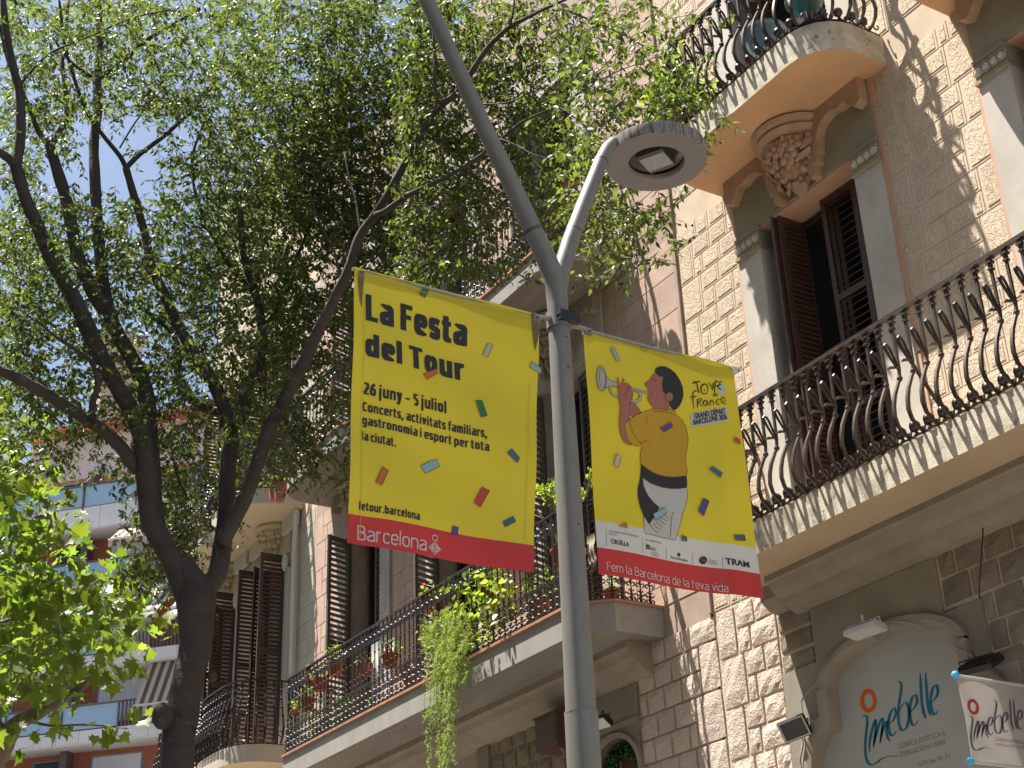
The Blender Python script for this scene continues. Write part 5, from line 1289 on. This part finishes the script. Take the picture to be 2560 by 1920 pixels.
# ============================================================ PLANTS AND THINGS ON THE BALCONIES
prng = np.random.default_rng(21)
def pot(b_, c, r, h, k=14): b_.lathe([(0,0),(r*.68,0),(r*.95,h*.86),(r*1.08,h*.86),(r*1.10,h),(r*.92,h),(r*.88,h*.9),(0,h*.88)], c, k)
SMALL_V = np.array([(0,0,0),(-.26,.40,.05),(.26,.40,.05),(0,1,-.06)], float); SMALL_F = np.array([(0,2,1),(1,2,3)])
def plant(label, c, r, h, pm, crown, n, ls, m, group='plants in pots on the balconies', up=.3, flower=None, stems=5, off=(0,0,0), name='potted_plant', hang=0.0, leafm=(SMALL_V, SMALL_F)):
    c = tuple(map(float, c)); t = thing(name, label, 'potted plant', c, group)
    if pm is not None:
        r *= .85; h *= .85
        b = MB(); pot(b, c, r, h); b.build('pot', pm, t, smooth='auto')
    top = np.array([c[0]+off[0], c[1]+off[1], c[2]+h*.9+off[2]])
    q = prng.normal(size=(n, 3)); q /= np.linalg.norm(q, axis=1, keepdims=True); q *= prng.random((n, 1))**.4
    P = top+np.array([0, 0, crown[2]*.75])+q*np.array(crown); 
    D = q*1.0+prng.normal(size=(n, 3))*.6+np.array([0, 0, -.2-hang])
    V, F, _ = scatter(leafm[0], leafm[1], P, D, prng.uniform(ls*.6, ls*1.2, n), prng, up)
    tag(link('foliage', fast_mesh('foliage', V, F, m), (0,0,0), t), kind='stuff')
    if stems:
        b = MB()
        for k in range(stems):
            q_ = P[k*(n//stems)]; mid = (top+q_)/2+prng.normal(size=3)*.02
            b.tube([tuple(top-np.array([off[0], off[1], .03+off[2]])), tuple(mid), tuple(q_)], [.008, .006, .003], 4)
        b.build('stem', M_stem, t)
    if flower is not None:
        for k in range(3):
            q_ = P[prng.integers(n)]; b = MB()
            for j in range(5): b.ball((q_[0]+.018*math.cos(j*1.26), q_[1]-.02, q_[2]+.018*math.sin(j*1.26)+.02), .016, 5)
            b.build('blossom', flower, t)
    return t
# jade tree behind the pole
jc = onY(1404, 1330, 8.28)
t = thing('potted_tree', 'little candelabra-like succulent tree with yellow-green leaf rosettes, behind the lamp pole', 'potted plant', (float(jc[0]), 8.3, 6.9)); jx, jz = float(jc[0]), float(jc[2])
b = MB(); pot(b, (jx, 8.3, jz-.42), .15, .22); b.build('pot', M_terra, t, smooth='auto')
jr = random.Random(4); tips = []
b = MB()
for k in range(11):
    a = 2*PI*k/11+jr.uniform(-.2,.2); sp = jr.uniform(.12,.44); p0 = Vector((jx, 8.3, jz-.22)); p1 = p0+Vector((math.cos(a)*sp*.5, math.sin(a)*sp*.35, .34)); p2 = p0+Vector((math.cos(a)*sp, math.sin(a)*sp*.7, .62+jr.uniform(-.08,.08)))
    b.tube([p0, p1, p2], [.022, .014, .009], 5); tips.append(p2)
    for s in (-1, 1):
        p3 = p2+Vector((math.cos(a+s*.9)*.08, math.sin(a+s*.9)*.07, jr.uniform(.03,.10))); b.tube([p1.lerp(p2,.6), p3], [.009,.006], 4); tips.append(p3)
b.build('trunk', M_stem, t)
P = np.array([tuple(q+Vector((jr.gauss(0,.028), jr.gauss(0,.028), jr.gauss(.01,.02)))) for q in tips for _ in range(16)]); D = prng.normal(size=P.shape)+np.array([0,0,.6])
V, F, _ = scatter(SMALL_V*np.array([1.5,1,1]), SMALL_F, P, D, prng.uniform(.035,.06,len(P)), prng, .5)
tag(link('foliage', fast_mesh('foliage', V, F, M_leafY), (0,0,0), t), kind='stuff')
# asparagus fern that hangs over the rail
t = thing('hanging_fern', 'long feathery light green fern trailing down over the balcony edge', 'plant', tuple(map(float, onY(1125, 1540, 8.03))))
fr = random.Random(8); b = MB(); P = []; D = []
for k in range(44):
    x0 = fr.uniform(1062, 1176); y0 = fr.uniform(1500, 1600); y1 = fr.choice([1700, 1780, 1850, 1900, 1925, 1935]); xe = 1122+(x0-1122)*.55+fr.uniform(-18, 14)-(8 if y1 > 1800 else 0)
    if x0 > 1135 and y1 > 1800 and fr.random() < .5: y1 = 1700
    yd = fr.uniform(7.93, 8.04); pts = []
    for i in range(15):
        q = i/14; xx = x0+(xe-x0)*q**.8+6*math.sin(q*7+k); yy = y0+(y1-y0)*q
        pts.append(onY(xx, yy, yd+.01*math.sin(q*9+k)))
    b.tube([tuple(p) for p in pts], .0022, 3, cap=False)
    for i in range(14):
        for j in range(4):
            q = fr.random(); p0 = pts[i]*(1-q)+pts[i+1]*q; a = fr.uniform(0, 2*PI); Lb = (.035+.075*(1-i/14)**.6)*fr.uniform(.6,1.2)
            bd = np.array([math.cos(a), math.sin(a)*.6, fr.uniform(-.8,-.1)])
            for k2 in range(9):
                tq = (k2+.5)/9; P.append(p0+bd*Lb*tq+np.array([0,0,-.02*tq*tq])); D.append(bd*.8+np.array([fr.gauss(0,.7), fr.gauss(0,.7), fr.gauss(-.2,.6)]))
P = np.array(P); D = np.array(D); NEEDLE = np.array([(-.11,0,0),(.11,0,0),(0,1,0)], float)
V, F, _ = scatter(NEEDLE, np.array([(0,1,2)]), P, D, prng.uniform(.014,.034,len(P)), prng, .4)
tag(b.build('stem', M_leafG, t), kind='stuff'); tag(link('foliage', fast_mesh('foliage', V, F, M_fern), (0,0,0), t), kind='stuff')
# vines and bright leaves on the railing
BL_V = np.array([(0,0,0),(-.34,.22,.05),(.34,.22,.05),(-.30,.55,.05),(.30,.55,.05),(0,1,-.12),(0,.35,-.04)], float); BL_F = np.array([(0,6,1),(0,2,6),(1,6,3),(2,4,6),(3,6,5),(4,5,6)])
t = thing('climbing_plant', 'bright green climbing plant with broad leaves twined in the balcony railing above the fern', 'plant', tuple(map(float, onY(1180, 1560, 8.1))))
P = []; D = []; b = MB()
for (x0, y0, x1, y1, n, sx, sy) in ((1050,1590,1150,1520,60,22,16),(1100,1550,1200,1500,90,28,36),(1180,1520,1265,1500,110,34,46),(1130,1470,1230,1440,70,34,20),(1190,1600,1240,1560,44,26,20),(1062,1590,1085,1640,14,16,24),(1230,1450,1290,1480,36,24,30)):
    a, c = onY(x0, y0, 8.06), onY(x1, y1, 8.10); b.tube([tuple(a), tuple((a+c)/2+np.array([0,-.02,.04])), tuple(c)], .005, 4)
    for k in range(n):
        q = fr.random(); P.append(onY(x0+(x1-x0)*q+fr.gauss(0,sx*.7), y0+(y1-y0)*q+fr.gauss(0,sy*.7), 8.09+fr.uniform(-.12,.18))); D.append((fr.gauss(0,.5), fr.gauss(-.3,.5), fr.gauss(-.5,.4)))
V, F, _ = scatter(BL_V, BL_F, np.array(P), np.array(D), prng.uniform(.045,.105,len(P)), prng, .9)
b.build('stem', M_leafG, t); tag(link('foliage', fast_mesh('foliage', V, F, M_leafY), (0,0,0), t), kind='stuff')
def pp(x, y, Y): return onY(x, y, Y)
ZM = 6.30
def onfloor(x, y, Y): q = onY(x, y, Y); return (float(q[0]), Y, float(q[2]))
# pots hung inside the long railing and on its floor
for i, (x, y, Y, r, h, pm, cr, n, ls, m, lab, fl) in enumerate((
    (975, 1650, 8.22, .13, .20, M_terra, (.16,.12,.14), 90, .06, M_leafG, 'terracotta pot with thin green leaves above the white laundry', None),
    (912, 1672, 8.22, .12, .18, M_terra, (.13,.10,.10), 60, .05, M_leafG, 'terracotta pot hung on the railing left of the white laundry', None),
    (838, 1668, 8.20, .14, .22, M_terra, (.17,.13,.15), 170, .05, M_leafY, 'terracotta pot with a round yellow-green bush at the left part of the long balcony', None),
    (800, 1710, 8.20, .13, .20, M_terra, (.15,.12,.12), 110, .05, M_leafG, 'pot with small green plant near the far end of the long balcony', None),
    (778, 1700, 8.18, .11, .16, M_terra, (.10,.09,.10), 50, .05, M_leafG, 'pot with dark pink flower at the far end of the long balcony', M_flower),
    (770, 1760, 8.24, .12, .20, M_terra, (.12,.10,.12), 70, .07, M_leafG, 'low terracotta pot behind the far end of the dense railing', None),
    (738, 1782, 8.12, .07, .10, M_terra, (.09,.07,.08), 46, .06, M_leafY, 'small pot of lime leaves at the far corner of the long balcony', None),
    (1075, 1510, 8.22, .12, .18, M_terra, (.12,.10,.13), 60, .07, M_leafG, 'pot of red geranium on the railing below the left banner', M_flower),
    (1225, 1490, 8.26, .15, .24, M_terra, (.22,.15,.22), 120, .08, M_leafY, 'terracotta pot half hidden by climbing leaves under the left banner', None),
    (1310, 1400, 8.20, .15, .22, M_terra, (.10,.08,.20), 50, .08, M_leafG, 'terracotta pot hung on the railing just left of the lamp pole', None),
    (1350, 1520, 8.34, .15, .24, M_terra, (.22,.14,.24), 110, .09, M_leafG, 'leafy plant on the balcony floor left of the lamp pole', None),
    (940, 1800, 8.36, .12, .20, M_terra, (.16,.12,.18), 70, .08, M_leafG, 'plant in pot on the balcony floor below the laundry', None),
    (1030, 1710, 8.36, .13, .20, M_terra, (.18,.12,.14), 70, .08, M_stem, 'dried brown plant in pot on the balcony floor beside the fern', None),
    (860, 1810, 8.34, .12, .20, M_gpot, (.14,.12,.2), 80, .10, M_leafG, 'grass-like plant in green pot on the floor of the long balcony', None),
    (800, 1845, 8.34, .13, .20, M_terra, (.15,.12,.2), 70, .09, M_leafG, 'dark leafy plant on the floor at the far part of the long balcony', None),
    (1530, 1490, 8.75, .11, .18, M_terra, (.12,.10,.10), 40, .06, M_leafG, 'small terracotta pot at the rounded balcony corner right of the lamp pole', None),
    (1372, 545, 8.3, .14, .20, M_terra, (.16,.12,.12), 70, .06, M_leafG, 'orange pot on the upper grey balcony left of the lamp arm', None),
    (1424, 470, 8.3, .12, .18, M_terra, (.12,.10,.10), 50, .06, M_leafG, 'orange pot hung high on the upper grey balcony', None),
    (1550, 640, 8.6, .12, .20, M_terra, (.10,.08,.10), 30, .06, M_leafG, 'pot at the right end of the upper grey balcony', None),
    (800, 1110, 8.25, .14, .20, M_terra, (.14,.12,.12), 60, .06, M_leafG, 'terracotta pot on the upper far grey balcony left of the banner', None),
    (835, 1080, 8.25, .12, .18, M_terra, (.12,.10,.10), 50, .06, M_leafG, 'second terracotta pot on the upper far grey balcony by the banner edge', None),
    (700, 1225, 8.2, .13, .36, M_terra, (.12,.10,.08), 40, .05, M_leafG, 'tall orange pot on the curved cream balcony', None),
    (684, 1225, 8.25, .10, .34, M_terra, (.10,.10,.08), 30, .05, M_leafG, 'slimmer orange pot beside the tall one on the curved cream balcony', None),
    )):
    c = onfloor(x, y, Y); plant(lab, (c[0], c[1], c[2]-h/2), r, h, pm, cr, n, ls, m, flower=fl)
# plants spilling from the upper right balcony
c = onY(1690, 205, 8.25); t = plant('spiky yellow-green plant spilling from the left end of the upper curly balcony', (c[0], 8.3, 10.72), .16, .26, M_terra, (.36,.22,.40), 330, .12, M_leafY, up=.2, off=(-.20,0,.05), leafm=(LEAF_V, LEAF_F))
plant('dark leafy plant behind the railing at the left end of the upper curly balcony', (-9.60, 8.40, 10.72), .15, .25, M_gpot, (.40,.24,.50), 520, .075, M_leafG, off=(-.1,-.05,-.05), hang=.5, leafm=(LEAF_V, LEAF_F))
plant('small sprig of bright leaves hanging through the upper curly railing', (-9.02, 8.26, 10.70), .07, .10, M_terra, (.12,.10,.10), 46, .09, M_leafY, off=(0,-.12,-.10), hang=.5, leafm=(LEAF_V, LEAF_F))
gp = onY(2010, 25, 8.34)
t = thing('flower_pot', 'dark green plastic flower pot standing on the upper curly balcony', 'pot', (float(gp[0]), 8.36, 10.72)); b = MB(); pot(b, (float(gp[0]), 8.36, 10.80), .17, .32, 20); b.build('pot', M_gpot, t, smooth='auto')
b = MB(); b.box(float(gp[0])-.16, float(gp[0])+.16, 8.2, 8.52, 10.71, 10.80); b.build('stand', M_iron, t)
tb = onY(1895, 90, 8.42); t = thing('plastic_tub', 'grey-blue plastic tub on the upper curly balcony behind the scroll railing', 'tub', (float(tb[0]), 8.45, 10.7))
M_tub = mat('blue_grey_plastic', (.16,.24,.30), .4); b = MB(); b.lathe([(0,0),(.17,0),(.22,.26),(.24,.27),(.24,.30),(.20,.28),(0,.05)], (float(tb[0]), 8.5, 11.0), 18); b.build('bowl', M_tub, t, smooth='auto')
b = MB(); [b.tube([(float(tb[0])+dx, 8.5+dy, 10.7), (float(tb[0])+dx*.6, 8.5+dy*.6, 11.02)], .018, 5) for dx in (-.2,.2) for dy in (-.1,.1)]; b.build('stool_frame', M_tile, t)
# laundry and mats
def cloth(label, x0, y0, x1, y1, Y, m, name='cloth', amp=.02, cat='laundry'):
    a, c = onY(x0, y0, Y), onY(x1, y0, Y); zb = onY(x0, y1, Y)[2]; b = MB(); V = []; nx, nz = 16, 12
    for j in range(nz+1):
        for i in range(nx+1): V.append((a[0]+(c[0]-a[0])*i/nx, Y+amp*math.sin(i*1.1+j*.2)*(j/nz)+.01*math.sin(j), a[2]+(zb-a[2])*j/nz))
    b.add(V, [(j*(nx+1)+i, (j+1)*(nx+1)+i, (j+1)*(nx+1)+i+1, j*(nx+1)+i+1) for j in range(nz) for i in range(nx)])
    o = b.build(name, m, None, smooth=True); tag(o, label, cat); return o
cloth('white towel hanging behind the long balcony railing, left piece', 925, 1615, 950, 1775, 8.30, M_cloth, 'towel')
cloth('white shirt hanging behind the long balcony railing, right of the towel', 955, 1610, 985, 1720, 8.32, M_cloth, 'shirt')
o = cloth('pink cloth peeping out beside the white shirt on the balcony', 962, 1612, 974, 1632, 8.28, M_red, 'cloth')
cloth('woven reed mat leaning inside the balcony end, right of the lamp pole', 1462, 1345, 1486, 1440, 8.30, M_reed, 'reed_mat', .01, 'mat')

# ============================================================ SHOP SIGNS
def CZ(x, y): return (2050+x*.38578, 1280+y*.38578)
class Print:   # flat print on a plane: 'Y' wall plane or 'X' cross plane
    def __init__(s, ax, val, parent, sgn=-1): s.ax, s.val, s.par, s.sgn = ax, val, parent, sgn
    def P(s, p):
        if s.ax == 'Y': q = onY(p[0], p[1], s.val); return (q[0], q[2])
        q = onX(p[0], p[1], s.val); return (q[1], q[2])
    def W(s, u, v, l): d = s.sgn*.0012*l; return (u, s.val+d, v) if s.ax == 'Y' else (s.val+d, u, v)
    def out(s, bm, m, name, l):
        for v in bm.verts: v.co = Vector(s.W(v.co.x, v.co.y, l))
        bm.normal_update(); me = bpy.data.meshes.new(name); bm.to_mesh(me); bm.free(); me.materials.append(m); return link(name, me, (0,0,0), s.par)
    def poly(s, pts, m, name, l=1, raw=False, hole=None):
        bm = bmesh.new()
        for L_ in [pts]+([hole] if hole else []):
            Q = L_ if raw else [s.P(p) for p in L_]; vs = [bm.verts.new((a, c, 0)) for a, c in Q]; [bm.edges.new((vs[i], vs[(i+1) % len(vs)])) for i in range(len(vs))]
        bmesh.ops.triangle_fill(bm, use_beauty=True, edges=bm.edges[:]); return s.out(bm, m, name, l)
    def strokes(s, lines, w, m, name, l=2):
        bm = bmesh.new()
        for ln in lines:
            P = [Vector((*s.P(p), 0)) for p in ln]; P = spline(P, 4); n = len(P); A_, B_ = [], []
            for i in range(n):
                t = (P[min(i+1,n-1)]-P[max(i-1,0)]).normalized(); nr = Vector((-t.y, t.x, 0)); q = i/(n-1)
                ww = w*(.22+.78*min(1, abs(t.y)*1.15))*min(1, .25+4*q, .25+4*(1-q))/2
                A_.append(bm.verts.new(P[i]+nr*ww)); B_.append(bm.verts.new(P[i]-nr*ww))
            for i in range(n-1): bm.faces.new((A_[i], B_[i], B_[i+1], A_[i+1]))
        return s.out(bm, m, name, l)
    def text(s, body, p0, p1, ptop, m, bold=0, l=2):
        a, c, t = s.P(p0), s.P(p1), s.P(ptop); bm = text_bm(body, bold); xs = [v.co.x for v in bm.verts]; x0, x1 = min(xs), max(xs); hc = (t[1]-a[1])/CAPH
        for v in bm.verts:
            q = (v.co.x-x0)/(x1-x0); v.co = Vector((a[0]+(c[0]-a[0])*q, (a[1]+c[1])/2+v.co.y*hc, 0))
        return s.out(bm, m, 'lettering', l)
LOGO = [[(272,1330),(288,1318),(305,1330),(308,1365),(300,1430),(295,1500),(296,1560),(306,1612),(332,1638),(366,1626),(400,1600),(450,1583),(505,1583)],
        [(322,1562),(322,1500),(334,1430),(352,1365),(362,1352),(362,1420),(352,1480),(347,1530)], [(347,1530),(362,1450),(384,1375),(402,1340),(410,1352),(402,1420),(390,1500)], [(390,1500),(402,1430),(425,1370),(438,1360),(432,1410),(440,1460),(458,1488)],
        [(448,1378),(475,1350),(492,1310),(486,1276),(466,1286),(450,1330),(446,1390),(456,1436),(476,1448),(496,1415)],
        [(492,1106),(512,1100),(528,1120),(526,1165),(514,1240),(508,1320),(518,1392),(540,1414),(562,1396),(576,1340),(574,1270),(560,1236),(538,1246),(516,1290)],
        [(586,1300),(612,1270),(630,1230),(624,1190),(604,1196),(588,1240),(584,1310),(594,1366),(614,1382),(636,1350)],
        [(650,1044),(655,1140),(662,1240),(676,1310),(690,1338)], [(684,1036),(690,1130),(697,1220),(708,1290),(722,1320)],
        [(718,1240),(745,1212),(764,1175),(760,1130),(742,1128),(724,1170),(718,1240),(730,1296),(748,1312),(768,1280)]]
A_in = [(x, z) for x, z in A0]
sg = thing('shop_sign', 'pale grey-green arched shop sign with blue imebelle lettering and orange ring', 'sign', (-8.6, YF+.1, 2.0))
b = MB(); b.prism([(x, max(z, 2.2)) for x, z in A_in][::-1], YF+.075, YF+.12, 'y'); b.build('panel', M_sign, sg)
b = MB(); b.box(-9.7, -7.5, YF+.12, YF+.5, 0, 5.3); b.build('backing', M_dark, sg)
pr = Print('Y', YF+.075, sg)
EL = lambda cx, cy, rx, ry, f=CZ, n=28: [f(cx+rx*math.cos(2*PI*k/n), cy+ry*math.sin(2*PI*k/n)) for k in range(n)]
pr.poly(EL(315,1223,54,79), M_sor, 'ring_print', 1, hole=EL(315,1223,28,47)); pr.strokes([[CZ(*p) for p in ln] for ln in LOGO], .030, M_teal, 'logo_lettering')
pr.text('CLÍNICA ESTÉTICA &', CZ(511,1530), CZ(818,1452), CZ(509,1498), M_sgrey, .0); pr.text('DEPILACIÓN LASER', CZ(521,1584), CZ(820,1509), CZ(519,1552), M_sgrey, .0); pr.text('679 96 70 01', CZ(645,1648), CZ(845,1598), CZ(643,1618), M_sgrey, .0)
# projecting roller banner
XB = float(onY(2556, 1697, 8.93)[0])
def PXb(x, y): q = onX(x, y, XB); return (float(q[1]), float(q[2]))
tl, tr_, bl = PXb(2393,1689), PXb(2552,1697), PXb(2440,1906)
rb = thing('shop_banner', 'pale grey fabric shop banner with small imebelle lettering, held between two rods beside the arch', 'banner', (XB, tl[0], bl[1]))
y0, y1, z1, z0 = tl[0], 8.96, tl[1], bl[1]; b = MB(); nx, nz = 14, 14
V = [(XB+.008*math.sin(i*.6+j*.2), y0+(y1-y0)*i/nx, z0+(z1-z0)*j/nz) for j in range(nz+1) for i in range(nx+1)]
b.add(V, [(j*(nx+1)+i, j*(nx+1)+i+1, (j+1)*(nx+1)+i+1, (j+1)*(nx+1)+i) for j in range(nz) for i in range(nx)]); b.build('fabric', M_roll, rb, smooth=True)
for z in (z0, z1):
    b = MB(); b.tube([(XB, y0-.02, z), (XB, 8.99, z)], .013, 8); rd = b.build('rod', M_lampw, rb)
    b = MB(); b.ball((XB+.01, y0-.03, z), .030, 10); b.build('end_cap', M_cap, rb, smooth=True)
b = MB(); b.tube([(XB+.02, y0-.03, z1-.02), (XB+.02, y0-.01, (z0+z1)/2), (XB+.02, y0-.02, z0)], .003, 4); b.build('cord', M_lampw, rb)
def CS(x, y): return CZ(993+(x-315)*.705, 1263+(y-1223)*.665+(x-315)*.20)
p2_ = Print('X', XB+.010, rb, +1)
p2_.poly(EL(315,1223,54,76,CS), M_dred, 'ring_print', 1, hole=EL(315,1223,28,46,CS)); p2_.strokes([[CS(*p) for p in ln] for ln in LOGO], .017, M_sgrey2, 'logo_lettering')
p2_.text('CLÍNICA ESTÉTICA &', CZ(1135,1490), CZ(1352,1500), CZ(1135,1470), M_sgrey2, 0); p2_.text('DEPILACIÓN LASER', CZ(1140,1523), CZ(1352,1533), CZ(1140,1505), M_sgrey2, 0)
# floodlights
def flood(label, c, w, h, rot, body, face, parentname='floodlight'):
    c = tuple(map(float, c)); t = link(parentname, None, c, None, rot=rot); tag(t, label, 'floodlight', 'floodlights on the shop fronts')
    def part(b, nm, m, par=None): return link(nm, b.mesh(nm, m), c, par or t, rot=rot)
    b = MB(); b.box(-w/2, w/2, -.022, .022, -h/2, h/2); [b.box(-w/2+.01+k*w/12, -w/2+.018+k*w/12, .022, .045, -h/2+.015, h/2-.015) for k in range(12)]; part(b, 'housing', body)
    b = MB(); b.box(-w/2+.006, w/2-.006, -.0225, -.0221, -h/2+.006, h/2-.006); part(b, 'rim', M_lampw)
    b = MB(); b.box(-w/2+.018, w/2-.018, -.026, -.0225, -h/2+.018, h/2-.018); part(b, 'glass', face)
    b = MB(); b.tube([(-w/2-.006, 0, 0), (-w/2-.006, .07, .02), (w/2+.006, .07, .02), (w/2+.006, 0, 0)], .007, 4); b.tube([(0,.07,.02),(0,.13,.03)], .012, 5); part(b, 'bracket', body)
    return t
flood('flat white floodlight over the top of the imebelle arch', onY(2163, 1577, 8.74), .34, .16, (math.radians(82), 0, math.radians(4)), M_lampw, M_lampw)
flood('black floodlight with white-rimmed glass on the rough stones left of the arch', onY(1986, 1821, 8.80), .25, .19, (math.radians(30), math.radians(-12), math.radians(28)), M_lampb, M_glass)
flood('large black ribbed floodlight above the projecting shop banner', onY(2452, 1664, 8.80), .30, .22, (math.radians(118), 0, math.radians(8)), M_lampb, M_lampb)
flood('dark floodlight with bright face just right of the lamp pole', onY(1502, 1806, 8.72), .22, .15, (math.radians(58), 0, math.radians(10)), M_lampb, M_lampw)
# cables
def C4(x, y): return (1700+x*.38878, 1280+y*.38878)
for lab, pts, Y, m, r in (('grey cable looping from the white floodlight down to the left floodlight', [(1150,780),(1050,900),(960,1010),(850,1130),(785,1210),(790,1290)], 8.93, M_cable, .0065),
                  ('grey cable over the arch towards the ribbed floodlight', [(1240,790),(1300,830),(1325,712),(1400,705),(1470,712),(1560,740),(1700,830),(1800,890),(1910,940)], 8.90, M_cable, .0065),
                  ('grey cable sagging beneath the white floodlight', [(1235,785),(1290,820),(1340,830),(1430,828)], 8.90, M_cable, .005),
                  ('black cable hanging beside the rough stones right of the arch', [(2080,0),(1965,45),(1945,200),(1930,400),(1925,540),(1945,548)], 8.90, M_cableb, .006),
                  ('black cable hanging under the left floodlight', [(785,1440),(792,1500),(775,1600),(800,1700)], 8.90, M_cableb, .005)):
    b = MB(); b.tube([tuple(q) for q in spline([tuple(onY(*C4(*p), Y)) for p in pts], 4)], r, 5); tag(b.build('cable', m), lab, 'cable')
# brown box under the long balcony
q0, q1 = onY(1352, 1795, 8.66), onY(1394, 1862, 8.66)
t = thing('metal_box', 'dark brown metal box on the wall under the long balcony, left of the lamp pole', 'box', (float(q0[0]), 8.7, float(q1[2])))
b = MB(); xa, xb, za, zb = float(q0[0]), float(q1[0]), float(q1[2]), float(q0[2]); b.box(xa-.12, xb, 8.66, 8.985, za, zb); b.build('housing', M_brown, t)
b = MB(); b.box(xa-.14, xb+.02, 8.64, 8.99, zb+.001, zb+.02); b.box(xa-.10, xb-.03, 8.655, 8.66, za+.04, zb-.04); b.build('lid', M_brown, t)
b = MB(); b.tube([(xb-.05, 8.75, za), (xb-.05, 8.9, za-.25), (xb-.05, 8.98, za-.5)], .03, 6); b.build('pipe', M_brown, t)
# hedge sign in the middle arch
t = thing('shop_sign', 'brown shop board with white ring emblem, in the ivy-framed small arch', 'sign', (-12.6, YF+.15, 3.6))
b = MB(); b.box(-13.02, -12.18, YF+.14, YF+.18, 0, 5.16); b.build('panel', M_brown, t)
em = onY(1532, 1912, YF+.13); n = 26
b = MB(); V = []; 
for rr_ in (.150, .135): V += [(em[0]+rr_*math.cos(2*PI*k/n), YF+.135, em[2]+rr_*1.1*math.sin(2*PI*k/n)) for k in range(n)]
b.add(V, [(k, (k+1)%n, n+(k+1)%n, n+k) for k in range(n)]); b.build('ring_print', M_white, t)
b = MB(); b.ball((em[0], YF+.13, em[2]+.01), .045, 8, (1,.1,1)); b.ball((em[0]-.03, YF+.13, em[2]-.06), .04, 8, (1,.1,.8)); b.build('emblem_print', M_white, t)
P = []; ir = random.Random(2)
for k in range(1500):
    a = ir.uniform(0, PI); rr_ = ir.uniform(.55, 1.0); P.append((-12.60+.42*rr_*math.cos(a), YF+.12-ir.uniform(0,.06), 4.80+.36*rr_*math.sin(a)-.02))
for k in range(500): P.append((ir.choice([-12.98, -12.22])+ir.uniform(-.06,.06), YF+.12-ir.uniform(0,.06), ir.uniform(4.2,4.85)))
P = np.array(P); D = prng.normal(size=P.shape)+np.array([0,-.3,-.3]); V, F, _ = scatter(BL_V, BL_F, P, D, prng.uniform(.02,.042,len(P)), prng, .3)
iv = thing('ivy_garland', 'dark green artificial ivy hanging inside the small arch right of the lamp pole', 'ivy', (-12.6, YF+.1, 4.6)); tag(link('foliage', fast_mesh('foliage', V, F, M_ivy), (0,0,0), iv), kind='stuff')
